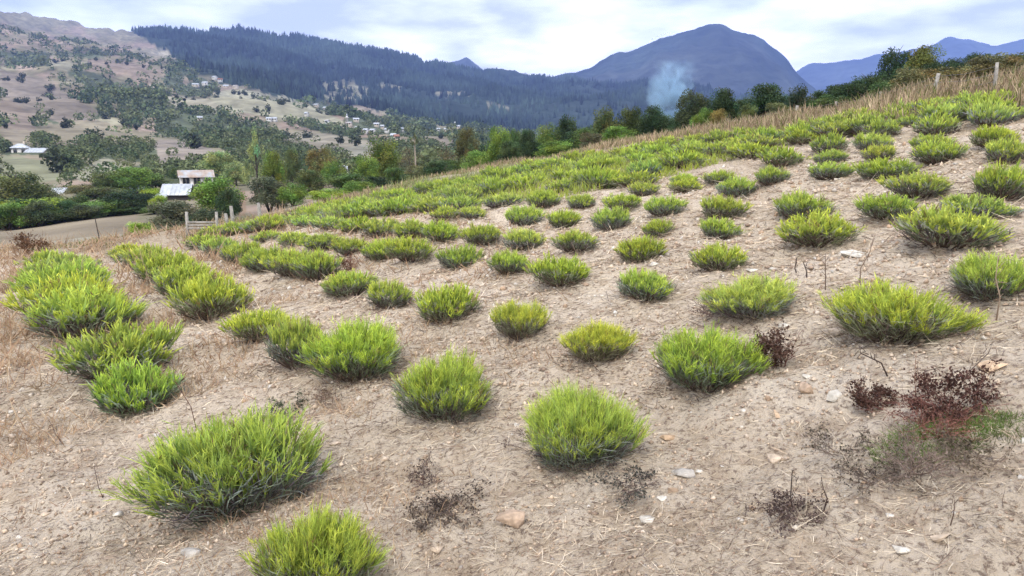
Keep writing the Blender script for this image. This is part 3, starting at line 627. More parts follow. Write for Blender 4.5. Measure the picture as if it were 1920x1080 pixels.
# ------------------------------------------------------------------ houses
WHITE = solid_mat('white_plaster', (.68, .66, .62), .85, .6, .08, .1); CREAM = solid_mat('cream_plaster', (.6, .52, .42), .85, .6, .1, .1)
ROOFG = solid_mat('zinc_roof', (.50, .53, .57), .55, 1.2, .25, .1, .2); ROOFR = solid_mat('rusty_roof', (.45, .46, .48), .65, 1., .15, .1, .2, (.46, .37, .31), .6)
ROOFD = solid_mat('red_roof', (.3, .15, .1), .8, 1., .2, .1); GLASS = solid_mat('window_dark', (.03, .035, .04), .25, 1, .1, 0)
def house(px, r, w, d, hw, hr, rz, wm, rm, label, cat='house', name='house', nwin=2, floors=1, chimney=False, lift=0, hip=False, py=300, top=None, e=.45):
    x, y, z = spot(px, r, py); hw += .3
    if top is not None: lift = CAMZ + r * float(slope_at(theta(px, top), top)) - (hw + hr) - z + .3
    t = thing(name, label, cat, (x, y, z + lift - .3), rz)
    m = MB(); m.box((-w / 2, -d / 2, min(-1.5, -lift - 1)), (w / 2, d / 2, hw))
    if not hip:
        for sx in (-1, 1):
            X = sx * w / 2; m.add([(X, -d / 2, hw), (X, d / 2, hw), (X, 0, hw + hr)], None, [(0, 1, 2) if sx > 0 else (0, 2, 1)])
    obj('wall', m.mesh('wall', wm), t)
    m = MB(); th_ = .12 * e / .45; k = hr / (d / 2); X = w / 2 + e; Yo = d / 2 + e; zo = hw - k * e; ix = (w / 2 - d * .35) if hip else X; ix = max(ix, .3)
    for dz, s in ((.02, 0), (.02 + th_, 1)):
        pass
    lo, hi = .02, .02 + th_
    V = [(-X, -Yo, zo + lo), (X, -Yo, zo + lo), (ix, 0, hw + hr + lo), (-ix, 0, hw + hr + lo), (-X, Yo, zo + lo), (X, Yo, zo + lo),
         (-X, -Yo, zo + hi), (X, -Yo, zo + hi), (ix, 0, hw + hr + hi), (-ix, 0, hw + hr + hi), (-X, Yo, zo + hi), (X, Yo, zo + hi)]
    m.add(V, [(0, 3, 2, 1), (3, 4, 5, 2), (6, 7, 8, 9), (9, 8, 11, 10), (0, 1, 7, 6), (5, 4, 10, 11)])
    m.add(V, None, [(6, 9, 10), (7, 11, 8)] if hip else [(6, 9, 3), (6, 3, 0), (9, 10, 4), (9, 4, 3), (7, 1, 2), (7, 2, 8), (8, 2, 5), (8, 5, 11)])
    for q in np.arange(-X + .3, X - .2, .6):                   # standing seams
        if hip: break
        for sy in (-1, 1):
            m.add([(q, sy * Yo, zo + hi), (q + .06, sy * Yo, zo + hi), (q + .06, 0, hw + hr + hi), (q, 0, hw + hr + hi), (q, sy * Yo, zo + hi + .05), (q + .06, sy * Yo, zo + hi + .05), (q + .06, 0, hw + hr + hi + .05), (q, 0, hw + hr + hi + .05)],
                  [(4, 5, 6, 7), (0, 4, 7, 3), (1, 2, 6, 5)])
    rf = obj('roof', m.mesh('roof', rm), t)
    if chimney:
        m = MB(); m.box((w * .2, -.3, hw + hr * .5), (w * .2 + .6, .3, hw + hr + .9)); obj('chimney', m.mesh('chimney', CREAM), rf)
    for f in range(floors):
        for s in range(nwin):
            zc = .3 + (hw - .3) * (f + .55) / floors; xc = -w / 2 + w * (s + .5) / nwin
            m = MB(); m.box((xc - .5, -d / 2 - .05, zc - .6), (xc + .5, -d / 2 - .012, zc + .6)); wo = obj('window', m.mesh('window', GLASS), t)
            if r < 400:
                m = MB()
                for a, b in (((-.6, -.7), (.6, -.6)), ((-.6, .6), (.6, .7)), ((-.6, -.6), (-.5, .6)), ((.5, -.6), (.6, .6)), ((-.04, -.6), (.04, .6))):
                    m.box((xc + a[0], -d / 2 - .1, zc + a[1]), (xc + b[0], -d / 2 - .052, zc + b[1]))
                obj('frame', m.mesh('frame', WOOD), wo)
    return t
house(368, 152, 5.4, 3.6, 2.9, 1.0, .45, WHITE, ROOFR, 'white two-storey house with part rusted metal roof behind big round tree', nwin=3, floors=2, py=340, top=320, e=.35)
house(334, 126, 3.7, 3.6, 1.3, 1.3, .14, DARKWOOD, ROOFG, 'dark timber barn with shiny zinc roof in front of white house', 'barn', 'barn', 0, py=360, top=346, e=.3)
house(301, 118, 1.2, 1.3, 1.0, .35, .3, DARKWOOD, ROOFG, 'small lean-to shed with zinc roof left of the dark barn', 'shed', 'shed', 0, py=370, top=364, e=.25)
house(114, 165, 2.4, 3., 1.6, .8, -.1, WHITE, ROOFG, 'low white house with pale roof in the left hedge', nwin=1, py=360, top=353, e=.3)
house(250, 170, 4.4, 3.0, 1.6, .7, .05, CREAM, ROOFG, 'long cream outbuilding roof half hidden by lime foliage', 'outbuilding', 'outbuilding', 2, py=355, top=351, e=.3)
house(39, 350, 5.2, 5, 2.9, 1.3, .35, WHITE, ROOFG, 'white farmhouse with hipped zinc roof on the left slope', nwin=2, floors=1, chimney=True, hip=True, py=283, top=270)
house(73, 345, 7.4, 5, 1.6, 1.4, -.15, CREAM, ROOFG, 'long grey-roofed barn beside the white farmhouse on left slope', 'barn', 'barn', 3, py=288, top=278)
house(641, 150, 2.1, 1.9, 1.0, .5, .3, WHITE, ROOFG, 'small white shed among trees left of the rounded olive tree', 'shed', 'shed', 1, py=318, top=311, e=.2)
house(747, 90, .9, .9, .6, .15, -.2, DARKWOOD, ROOFG, 'old plank shed with flat grey roof by the field edge', 'shed', 'shed', 0, py=325, top=320, e=.12)
house(797, 220, 3.0, 2.6, 1.3, .6, .2, CREAM, ROOFG, 'single grey-roofed house behind the half-bare brown tree', nwin=2, py=303, top=302, e=.3)
V1 = [(614, 234, 6, 7, 'white tall house on the pale ridge field', WHITE, ROOFR), (655, 237, 9, 5, 'cream house right below the white minaret', CREAM, ROOFR), (668, 229, 10, 4, 'long pale roofed house above the minaret', CREAM, ROOFG),
      (670, 246, 7, 5, 'grey-roofed village house left of the brightest pair', WHITE, ROOFG), (686, 250, 7, 5, 'left one of the brightest pair of village houses', WHITE, ROOFG), (699, 251, 9, 6, 'right one of the brightest pair of village houses', WHITE, ROOFG),
      (706, 238, 9, 4, 'pale flat roof above the brightest pair of houses', CREAM, ROOFG), (717, 242, 6, 4, 'small grey roof right of the pale flat roof', CREAM, ROOFG), (726, 249, 7, 5, 'grey-roofed house at the village right end', WHITE, ROOFG),
      (755, 247, 6, 5, 'lone white house right of the village', WHITE, ROOFG), (745, 264, 8, 5, 'red-roofed house just above the rounded olive tree', CREAM, ROOFD), (738, 261, 6, 4, 'pale house above the rounded olive tree top', WHITE, ROOFG),
      (849, 235, 9, 4, 'pale roofed house below the rocky outcrop', CREAM, ROOFG), (860, 242, 7, 5, 'grey house right below the rocky outcrop', CREAM, ROOFG), (822, 247, 6, 4, 'small white roof in the valley right of the village', WHITE, ROOFG),
      (835, 247, 5, 4, 'second small roof in the valley right of the village', CREAM, ROOFG), (505, 228, 9, 4, 'long white shed roof on the stony pasture, left one', WHITE, ROOFG), (515, 228, 8, 4, 'white shed roof on the stony pasture, right one', WHITE, ROOFG),
      (575, 218, 5, 4, 'white hut under a tree on the pale pasture', WHITE, ROOFG), (593, 201, 8, 3, 'pale roof above the pale pasture', CREAM, ROOFG), (610, 206, 6, 3, 'pale roof right above the pale pasture', CREAM, ROOFG),
      (367, 163, 11, 4, 'long grey-roofed hut at hamlet left end', CREAM, ROOFG), (385, 161, 9, 6, 'steep grey-roofed hamlet house', WHITE, ROOFG), (403, 150, 7, 6, 'upper white house of the hamlet', WHITE, ROOFG),
      (413, 154, 8, 5, 'bright house with red roof in the hamlet middle', WHITE, ROOFD), (424, 165, 9, 3, 'long low hamlet roof before the dark forest', CREAM, ROOFG), (442, 168, 8, 7, 'pinkish house at hamlet right end', CREAM, ROOFR),
      (375, 226, 8, 3, 'low pale roof between the central woods', CREAM, ROOFG)]
for px, py, w, h, lab, wm, rm in V1:
    x, y, z, r = hit(px, py, 150); r = min(r, 1500); s = max(1, r * 1.0 / 650)
    house(px, r, w * s * .42, 3.2 * s, h * s * .24, .9 * s, rng.uniform(-.5, .5), wm, rm, lab, nwin=2, floors=1, lift=1.5, py=py)
x, y, z, r = hit(651, 236, 150); m = MB(); hh = r * 20 / F
m.tube([(0, 0, -2), (0, 0, hh * .7), (0, 0, hh * .7), (0, 0, hh * .76), (0, 0, hh * .76), (0, 0, hh * .88)], [1.1, 1, 1.6, 1.6, .85, .8], 10)
t = thing('minaret', 'slender white minaret standing over the village', 'minaret', (x, y, z)); obj('tower', m.mesh('tower', WHITE), t)
m = MB(); m.tube([(0, 0, hh * .88), (0, 0, hh * 1.1)], [.95, .05], 10); obj('spire', m.mesh('spire', ROOFG), t)

# ------------------------------------------------------------------ lavender prototypes
def bush_parts(nsh, leaf, wsh, lean=1.0, seed=0):
    """unit bush: radius .5, height 1. returns shoots, foliage, stems meshes"""
    # shoots, gathered in sprigs
    per = 4 if leaf else 3; ns = nsh // per; sid = np.repeat(np.arange(ns), per); nsh = len(sid)
    an = rng.uniform(0, 6.283, ns); q = rng.random(ns) ** .5; am = rng.uniform(.04, .2, 3); lump = 1 + am[0] * np.sin(an * 2 + seed * 3) + am[1] * .8 * np.sin(an * 3 + seed) + am[2] * .6 * np.sin(an * 6 + seed * 2); lop = rng.uniform(-.08, .08, 2)
    tip_r = q * .50 * lump * rng.uniform(.85, 1.10, ns); topz = (1 - .34 * q ** 2.6) * rng.uniform(.66, 1.04, ns) * (1 + .4 * am[2] * np.sin(an * 2 + seed) + .08 * np.sin(an * 5 + seed * 4)) * (1 + lop[0] * q * np.cos(an) * 1.4 + lop[1] * q * np.sin(an) * 1.4)
    B = np.stack([q * .20 * np.cos(an), q * .20 * np.sin(an), np.full(ns, .02)], -1); T = np.stack([tip_r * np.cos(an), tip_r * np.sin(an), topz], -1)
    frac = rng.uniform(.50, .70, ns)[:, None]; P0 = B + (T - B) * frac ** np.array((.72, .72, 1.)); D = T - P0; ln = np.linalg.norm(D, axis=1); D = D / ln[:, None]; D[:, 2] += .45; D += rng.normal(size=(ns, 3)) * .09
    v = rng.random((ns, 1)) ** 1.2; yel = np.array((.76, .82, .12)); grn = np.array((.45, .58, .12)); tip = yel * v + grn * (1 - v); br = rng.random(ns) < .03; tip[br] = (.36, .26, .13)
    tip = tip[sid] * (1 + .12 * rng.normal(size=(nsh, 1))); P0 = P0[sid] + rng.normal(size=(nsh, 3)) * wsh * .7; D = D[sid] / np.linalg.norm(D, axis=1)[sid][:, None] + rng.normal(size=(nsh, 3)) * .07; ln = ln[sid] * rng.uniform(.75, 1.12, nsh)
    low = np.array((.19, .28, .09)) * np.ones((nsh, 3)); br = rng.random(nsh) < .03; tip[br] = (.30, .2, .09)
    wd = wsh * rng.uniform(.7, 1.3, nsh)
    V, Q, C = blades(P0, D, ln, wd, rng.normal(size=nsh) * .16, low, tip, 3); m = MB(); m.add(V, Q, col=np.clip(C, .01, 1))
    if leaf:
        k = leaf; tt = rng.uniform(.1, .9, (nsh, k)); PP = (P0[:, None] + D[:, None] * tt[..., None] * (ln / np.linalg.norm(D, axis=1))[:, None, None]).reshape(-1, 3)
        DD = np.repeat(D / np.linalg.norm(D, axis=1, keepdims=True), k, axis=0) + rng.normal(size=(nsh * k, 3)) * .3; cc_ = np.repeat(tip, k, axis=0) * rng.uniform(.75, 1.15, (nsh * k, 1))
        V, Q, C = blades(PP, DD, rng.uniform(.05, .10, nsh * k), np.full(nsh * k, wsh * .8), rng.normal(size=nsh * k) * .2, cc_ * .8, cc_, 2); m.add(V, Q, col=np.clip(C, .01, 1))
    sh = m.mesh('shoots', LEAF)
    # grey old foliage low down and round the rim
    n = int(nsh * 1.15); an = rng.uniform(0, 6.283, n); q = rng.random(n) ** .36
    R = q * .40 * (1 + .14 * np.sin(an * 3 + seed)); zz = rng.uniform(.08, .60, n) * (1 - .25 * q) ; R = R * (.80 + .62 * zz)
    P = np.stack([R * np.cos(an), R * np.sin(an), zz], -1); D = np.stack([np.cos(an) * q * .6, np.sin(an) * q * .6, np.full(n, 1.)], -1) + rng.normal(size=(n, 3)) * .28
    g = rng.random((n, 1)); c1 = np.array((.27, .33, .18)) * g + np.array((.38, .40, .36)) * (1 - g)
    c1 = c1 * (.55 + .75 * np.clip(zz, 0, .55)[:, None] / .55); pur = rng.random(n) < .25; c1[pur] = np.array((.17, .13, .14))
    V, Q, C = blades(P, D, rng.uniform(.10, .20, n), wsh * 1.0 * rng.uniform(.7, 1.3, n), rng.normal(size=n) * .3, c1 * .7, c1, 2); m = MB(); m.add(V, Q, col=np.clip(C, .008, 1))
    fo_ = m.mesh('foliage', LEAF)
    # woody stems
    n = max(30, nsh // 9); an = rng.uniform(0, 6.283, n); q = rng.random(n) ** .5
    P = np.stack([q * .17 * np.cos(an), q * .17 * np.sin(an), np.full(n, -.06)], -1); D = np.stack([np.cos(an) * q * .6, np.sin(an) * q * .6, np.full(n, .8)], -1) + rng.normal(size=(n, 3)) * .10
    c1 = np.array((.16, .12, .10)) * rng.uniform(.5, 1.3, (n, 1)); V, Q, C = blades(P, D, rng.uniform(.35, .55, n), wsh * 1.6 * np.ones(n), rng.normal(size=n) * .25, c1, c1 * 1.2, 3); m = MB(); m.add(V, Q, col=C)
    return sh, fo_, m.mesh('stems', STRAW)
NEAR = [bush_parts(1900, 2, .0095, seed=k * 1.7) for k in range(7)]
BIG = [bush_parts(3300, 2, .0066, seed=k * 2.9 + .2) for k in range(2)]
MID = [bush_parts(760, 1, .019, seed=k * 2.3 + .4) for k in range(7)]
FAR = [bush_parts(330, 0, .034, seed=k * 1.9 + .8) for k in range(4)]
LAV = 'lavender bushes planted in rows'
SRC = {}
nb = 0
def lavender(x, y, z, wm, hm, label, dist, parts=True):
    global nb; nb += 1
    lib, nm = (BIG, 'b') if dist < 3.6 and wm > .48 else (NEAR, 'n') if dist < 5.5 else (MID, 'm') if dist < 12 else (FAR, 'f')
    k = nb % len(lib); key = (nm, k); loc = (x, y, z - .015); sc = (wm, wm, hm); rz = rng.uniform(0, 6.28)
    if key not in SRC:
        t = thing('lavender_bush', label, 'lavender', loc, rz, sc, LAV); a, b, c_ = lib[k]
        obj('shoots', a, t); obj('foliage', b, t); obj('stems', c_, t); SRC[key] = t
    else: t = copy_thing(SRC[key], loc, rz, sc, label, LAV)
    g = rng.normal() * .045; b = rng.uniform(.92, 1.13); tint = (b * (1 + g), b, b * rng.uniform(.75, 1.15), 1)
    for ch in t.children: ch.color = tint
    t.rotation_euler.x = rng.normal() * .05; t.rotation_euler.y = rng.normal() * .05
ROWS = [
 ('the near left row', [(585, 1140, 215, 150), (425, 975, 318, 172), (248, 782, 138, 95), (208, 716, 178, 95), (150, 650, 165, 92), (122, 612, 145, 88), (115, 574, 128, 72), (100, 540, 105, 52), (130, 520, 90, 40), (90, 508, 80, 35)]),
 ('the front row', [(1090, 876, 220, 150), (832, 797, 200, 128), (665, 722, 170, 112), (555, 700, 112, 98), (483, 646, 108, 66), (390, 606, 128, 86), (338, 566, 108, 68), (302, 534, 98, 58), (268, 508, 88, 44), (236, 487, 70, 28)]),
 ('the second row', [(1325, 741, 210, 118), (1118, 680, 138, 78), (975, 643, 112, 76), (835, 611, 135, 78), (728, 584, 98, 58), (652, 560, 102, 52), (592, 532, 88, 58), (545, 524, 86, 52), (498, 514, 84, 50), (452, 500, 80, 46), (410, 484, 66, 38), (376, 468, 60, 26)]),
 ('the third row', [(1690, 650, 240, 108), (1418, 598, 182, 80), (1212, 570, 120, 62), (1050, 542, 122, 64), (955, 521, 88, 48), (860, 509, 98, 50), (768, 497, 98, 50), (715, 489, 76, 40), (655, 482, 72, 36), (600, 472, 70, 30), (548, 462, 64, 26), (500, 452, 60, 22)]),
 ('the fourth row', [(1875, 558, 145, 80), (1352, 512, 120, 58), (1203, 494, 102, 50), (1080, 478, 98, 44), (984, 472, 92, 44), (902, 463, 82, 43), (825, 456, 84, 42), (770, 450, 80, 38), (716, 445, 78, 36), (668, 440, 72, 32), (620, 433, 70, 28), (575, 428, 66, 22), (530, 422, 60, 18)]),
 ('the fifth row', [(1790, 471, 188, 74), (1537, 470, 148, 64), (1350, 455, 80, 43), (1235, 448, 65, 38), (1148, 437, 82, 48), (1056, 430, 76, 38), (982, 426, 80, 42), (885, 414, 60, 26), (838, 415, 76, 30)]),
 ('the sixth row', [(1842, 412, 132, 44), (1670, 416, 108, 46), (1507, 415, 114, 54), (1357, 412, 92, 46), (1247, 408, 80, 41), (1168, 396, 80, 34), (1088, 394, 62, 30), (1020, 392, 76, 36), (940, 392, 85, 30)]),
 ('the seventh row', [(1886, 380, 104, 60), (1727, 377, 110, 48), (1385, 371, 82, 40), (1286, 366, 66, 30), (1210, 369, 66, 27)]),
 ('the eighth row', [(1671, 340, 104, 42), (1560, 339, 84, 34), (1450, 346, 68, 36), (1350, 348, 64, 30), (1285, 350, 60, 26)]),
 ('the ninth row', [(1893, 309, 80, 42), (1770, 311, 92, 42), (1651, 304, 64, 30), (1563, 308, 64, 27), (1467, 316, 84, 38)]),
 ('the tenth row', [(1872, 281, 80, 38), (1749, 286, 68, 32), (1641, 286, 72, 36), (1556, 291, 74, 37)]),
 ('the eleventh row', [(1859, 242, 82, 42), (1762, 258, 84, 38), (1655, 262, 70, 34), (1500, 274, 60, 28)]),
 ('the twelfth row', [(1905, 228, 60, 26), (1788, 226, 72, 28), (1710, 238, 50, 22), (1832, 212, 70, 30), (1880, 200, 66, 26)]),
]
ORD = ['first', 'second', 'third', 'fourth', 'fifth', 'sixth', 'seventh', 'eighth', 'ninth', 'tenth', 'eleventh', 'twelfth', 'thirteenth']
placed = []
for rn, pl in ROWS:
    pl = sorted(pl, key=lambda q: -q[0])
    for i, (px, py, w, h) in enumerate(pl):
        x, y, z, r = hit(px, py - h * .10); dist = math.sqrt(x * x + y * y + (z - CAMZ) ** 2)
        wm = w * dist / F * (1.12 if px < 720 and dist > 4.5 else .97); y += wm * .13; z = float(land(x, y)); cosd = math.sqrt(max(.2, 1 - ((CAMZ - z) / dist) ** 2))
        hm = max((h * dist / F - .20 * wm * (CAMZ - z) / dist) / cosd * .97, .2 * wm, .12)
        size = 'large' if wm > .72 else 'small' if wm < .5 else 'medium'
        lab = f'{size} lime green lavender bush, {ORD[i]} from the right in {rn}' if i < 7 or i < len(pl) / 2 else f'{size} lime green lavender bush, {ORD[len(pl) - 1 - i]} from the left in {rn}'
        if (px, py) == (1090, 876): lab = 'bright lime lavender bush with upright shoots at bottom centre'
        if (px, py) == (425, 975): lab = 'largest lavender bush, wide and dark at its foot, at bottom left'
        if (px, py) == (585, 1140): lab = 'lavender bush cut by the photo bottom edge beside the largest one'
        if (px, py) == (1690, 650): lab = 'very wide lavender bush above the dead brown weeds at right'
        lavender(x, y, z, wm, hm, lab, dist); placed.append((x, y, wm))
# the dense far band
BX = np.array([380, 450, 640, 840, 1050, 1260, 1500, 1740, 1918.]); BT = np.array([440, 430, 394, 350, 310, 276, 246, 212, 190.])
LB = np.array([446, 440, 418, 402, 378, 336, 272, 236, 212.])
cand = []
ang = math.radians(-24); ux, uy = math.cos(ang), math.sin(ang)
for i in range(-75, 75):
    for j in range(0, 50):
        a = i * .56 + rng.normal() * .06; b = j * .84 + 6 + rng.normal() * .06 + .4 * math.sin(i * .2); x = a * ux + b * -uy; y = a * uy * -1 * -1 + b * ux
        z = float(land(x, y)); px, py = project(x, y, z); px = float(px); py = float(py)
        if 395 < px < 1925 and np.interp(px, BX, BT) < py < np.interp(px, BX, LB) and all((x - q[0]) ** 2 + (y - q[1]) ** 2 > (.42 * q[2] + .14) ** 2 for q in placed):
            cand.append((x, y, z, py, px))
rng.shuffle(cand); print('all candidates', len(cand)); cand = sorted(cand[:180], key=lambda q: q[1])
print('far band bushes', len(cand), 'rows', len(placed))
for x, y, z, py, px in cand:
    d = math.hypot(x, y); w = rng.uniform(.66, .9)
    seg = 'left' if px < 900 else 'middle' if px < 1400 else 'right'
    lavender(x, y, z, w, rng.uniform(.25, .36), {'left': 'pale green lavender bush at the weedy left end of the dense far band', 'middle': 'green lavender bush in the middle of the dense far band below the dry grass', 'right': 'green lavender bush packed under the fence line in the dense far band'}[seg], max(d, 12.1)); placed.append((x, y, w))

# ------------------------------------------------------------------ dry grass on the field border and weeds
def tuft_mass(X, Y, hgt, wid, c0, c1, name, label, lean=.28, mat=STRAW, nseg=3):
    Z = land(X, Y); n = len(X); D = np.stack([rng.normal(size=n) * lean, rng.normal(size=n) * lean, np.ones(n)], -1)
    V, Q, C = blades(np.stack([X, Y, Z - .01], -1), D, hgt, wid, rng.normal(size=n) * .35, c0, c1, nseg); m = MB(); m.add(V, Q, col=np.clip(C, .01, 1))
    return obj(name, m.mesh(name, mat), label=label, kind='stuff')
n = 52000; th = rng.uniform(-.66, .66, n); rc = np.interp(th, CX, CR)
q = rng.random(n); r = rc * (.95 + .36 * q); X, Y = r * np.sin(th), r * np.cos(th)
pat = fbm(X / 1.3, Y / 1.3, 101, 3); keep = (pat > -.22); X, Y, r, pat = X[keep], Y[keep], r[keep], pat[keep]; n = len(X)
right = sst(0, 8, X); hgt = rng.uniform(.08, .25, n) * (.6 + .65 * right) * np.clip(1 + 1.2 * pat + .5 * fbm(X / .45, Y / .45, 105, 2), .25, 2)
g = rng.random((n, 1)); c1 = np.array((.56, .45, .29)) * g + np.array((.34, .24, .165)) * (1 - g); c1 = c1 * (1 + .5 * fbm(X / .9, Y / .9, 107, 2))[:, None]; gr = (rng.random(n) < .2 + .25 * sst(-.1, .3, -pat)); c1[gr] = np.array((.17, .20, .06))
tuft_mass(X, Y, hgt, .012 + .016 * rng.random(n), c1 * .75, c1, 'dry_grass', 'straw-coloured dry grass along the far border of the field')
# weedy left part of the field
n = 150000; rr = np.exp(rng.uniform(math.log(2.0), math.log(26), n)); tt = rng.uniform(-.68, .12, n); X = rr * np.sin(tt); Y = rr * np.cos(tt); Z = land(X, Y); px, py = project(X, Y, Z)
lim = np.interp(px, [0, 200, 400, 560, 700, 900, 1100], [1.0, .85, .7, .6, .5, .3, 0.]) * np.interp(Y, [2, 6, 10, 18, 26], [.4, .6, .85, 1, 1]); pat = fbm(X / .8, Y / .8, 111, 3)
r = np.hypot(X, Y); keep = (rng.random(n) < lim * np.clip(.4 + 2.2 * pat, 0, 1)) & (px > -60) & (r < 25) & (py > 400)
X, Y = X[keep], Y[keep]; n = len(X); g = rng.random((n, 1)); c1 = np.array((.60, .46, .30)) * g + np.array((.42, .26, .17)) * (1 - g)
tuft_mass(X, Y, rng.uniform(.04, .15, n) * np.clip(np.hypot(X, Y) / 6, .6, 1.3) * (1 + 1.3 * sst(-2, -6, X) * rng.random(n)), (.0024 + .0034 * rng.random(n)) * np.clip(np.hypot(X, Y) / 4, .8, 4), c1 * .8, c1, 'dry_weeds', 'low reddish dry weeds between the lavender rows on the left', .8)
# green weeds at the back left of the field
n = 26000; th = rng.uniform(-.42, .1, n); rc = np.interp(th, CX, CR); r = rc * rng.uniform(.55, 1.02, n); X, Y = r * np.sin(th), r * np.cos(th); px, py = project(X, Y, land(X, Y))
pat = fbm(X / 1.6, Y / 1.6, 121, 3); keep = (pat > -.05) & (py < np.interp(px, [300, 560, 800, 1100], [445, 425, 405, 360])); X, Y = X[keep], Y[keep]; n = len(X)
g = rng.random((n, 1)); c1 = np.array((.36, .42, .10)) * g + np.array((.34, .36, .22)) * (1 - g)
tuft_mass(X, Y, rng.uniform(.10, .30, n), .010 + .012 * rng.random(n), c1 * .7, c1, 'green_weeds', 'pale green weeds at the back left of the field', .35, LEAF)
n = 60000; th = rng.uniform(-.36, .56, n); rc = np.interp(th, CX, CR); r = rc * rng.uniform(.5, 1.0, n); X, Y = r * np.sin(th), r * np.cos(th); px, py = project(X, Y, land(X, Y))
pat = fbm(X / 1.1, Y / 1.1, 125, 3); keep = (pat > -.28) & (py < np.interp(px, BX, LB) - 6) & (py > np.interp(px, BX, BT) - 4); X, Y = X[keep], Y[keep]; n = len(X)
g = rng.random((n, 1)); c1 = np.array((.56, .62, .09)) * g + np.array((.36, .46, .12)) * (1 - g); st = rng.random(n) < .12; c1[st] = (.42, .34, .22)
tuft_mass(X, Y, rng.uniform(.06, .20, n), .010 + .012 * rng.random(n), c1 * .7, c1, 'field_grass', 'lime green grass filling the gaps of the dense far band', .35, LEAF)
# crumbs of soil
# straw, twigs and dead leaves lying on the soil
def litter(n, x0, x1, y0, y1, ln, wd, cols, name, label, flat=.10, near=None, thr=-.3):
    rr = np.exp(rng.uniform(math.log(y0), math.log(y1), n)); tt = rng.uniform(-.68, .68, n); X = rr * np.sin(tt); Y = rr * np.cos(tt)
    pat = fbm(X / .5, Y / .5, 131, 3); keep = pat > thr * rng.random(n) * 2 + .0 if near is None else np.ones(n, bool)
    X, Y = X[keep], Y[keep]; n = len(X); Z = land(X, Y); px, py = project(X, Y, Z); k = (px > -80) & (px < 2000) & (py < 1130); X, Y, Z = X[k], Y[k], Z[k]; n = len(X)
    a = rng.uniform(0, 6.283, n); D = np.stack([np.cos(a), np.sin(a), rng.normal(size=n) * flat + .05 + np.cos(a) * .2], -1)
    ci = rng.integers(0, len(cols), n); c1 = np.array(cols)[ci] * rng.uniform(.7, 1.25, (n, 1)); s = np.clip(np.hypot(X, Y) / 4, .8, 2.2)
    V, Q, C = blades(np.stack([X, Y, Z + .006], -1), D, rng.uniform(*ln, n) * s, rng.uniform(*wd, n) * s, rng.normal(size=n) * .35, c1, c1 * 1.1, 2); m = MB(); m.add(V, Q, col=np.clip(C, .01, 1))
    return obj(name, m.mesh(name, STRAW), label=label, kind='stuff')
litter(90000, -6, 7, 1.3, 18, (.02, .09), (.002, .005), [(.66, .56, .42), (.36, .27, .21), (.2, .15, .12), (.72, .63, .50), (.48, .38, .28)], 'straw_litter', 'broken straw and twigs scattered over the stony soil')
litter(15000, -6, 7, 1.3, 14, (.05, .16), (.0015, .0035), [(.62, .52, .38), (.45, .34, .24), (.7, .6, .46), (.24, .17, .13)], 'straw_stalks', 'long thin dry straws lying on the soil', .16)
# dead matter gathered under each near bush
Xs = []; Ys = []
for (bx, by, bw) in placed[:95]:
    k = int(200 * min(1, 5 / math.hypot(bx, by)) + 40); a = rng.uniform(0, 6.283, k); q = bw * (.15 + .45 * rng.random(k)); Xs.append(bx + q * np.cos(a)); Ys.append(by + q * np.sin(a) * .9)
X = np.concatenate(Xs); Y = np.concatenate(Ys); Z = land(X, Y); n = len(X); a = rng.uniform(0, 6.283, n); D = np.stack([np.cos(a), np.sin(a), rng.uniform(0, .5, n)], -1)
c1 = np.array([(.19, .14, .11), (.11, .085, .075), (.30, .22, .16)])[rng.integers(0, 3, n)]
V, Q, C = blades(np.stack([X, Y, Z + .004], -1), D, rng.uniform(.03, .10, n), rng.uniform(.002, .006, n), rng.normal(size=n) * .4, c1, c1, 2); m = MB(); m.add(V, Q, col=C)
obj('dead_leaves', m.mesh('dead_leaves', STRAW), label='dark dead leaves and stalks gathered round the feet of the bushes', kind='stuff')

# ------------------------------------------------------------------ stones
def ico(sub=1):
    import bmesh
    b = bmesh.new(); bmesh.ops.create_icosphere(b, subdivisions=sub, radius=1); V = np.array([v.co[:] for v in b.verts]); T = np.array([[v.index for v in f.verts] for f in b.faces]); b.free(); return V, T
I1, T1 = ico(1); I3, T3 = ico(2)
n = 9000; X = rng.uniform(-5, 8, n); Y = 1.5 + 11 * rng.random(n) ** 1.1; Z = land(X, Y); px, py = project(X, Y, Z); k = (px > -60) & (px < 1980) & (py < 1120); k &= (fbm(X / .9, Y / .9, 151, 2) > -.25) ; X, Y, Z = X[k], Y[k], Z[k]; n = len(X)
s = .0035 + .012 * rng.random(n) ** 3; s *= np.clip(np.hypot(X, Y) / 4, .8, 1.8)
P = I1[None] * (1 + .28 * rng.normal(size=(n, len(I1), 1))) * (s[:, None] * rng.uniform(.6, 1.3, (n, 3)))[:, None]; P += np.stack([X, Y, Z + s * .25], -1)[:, None]
cl = np.array([(.60, .53, .44), (.5, .41, .32), (.45, .32, .22), (.62, .58, .52), (.44, .35, .27)])[rng.integers(0, 5, n)]
obj('pebbles', mesh_np('pebbles', P.reshape(-1, 3), None, ROCK, np.repeat(cl, len(I1), 0), False, (np.arange(n)[:, None, None] * len(I1) + T1[None]).reshape(-1, 3)), label='small pale pebbles strewn over the soil', kind='stuff')
n = 46000; rr = np.exp(rng.uniform(math.log(1.3), math.log(14), n)); tt = rng.uniform(-.68, .68, n); X = rr * np.sin(tt); Y = rr * np.cos(tt); k = fbm(X / .7, Y / .7, 161, 3) > -.12; X, Y = X[k], Y[k]; Z = land(X, Y); n = len(X)
s = (.003 + .011 * rng.random(n) ** 2.5) * np.clip(np.hypot(X, Y) / 4, .7, 2.2)
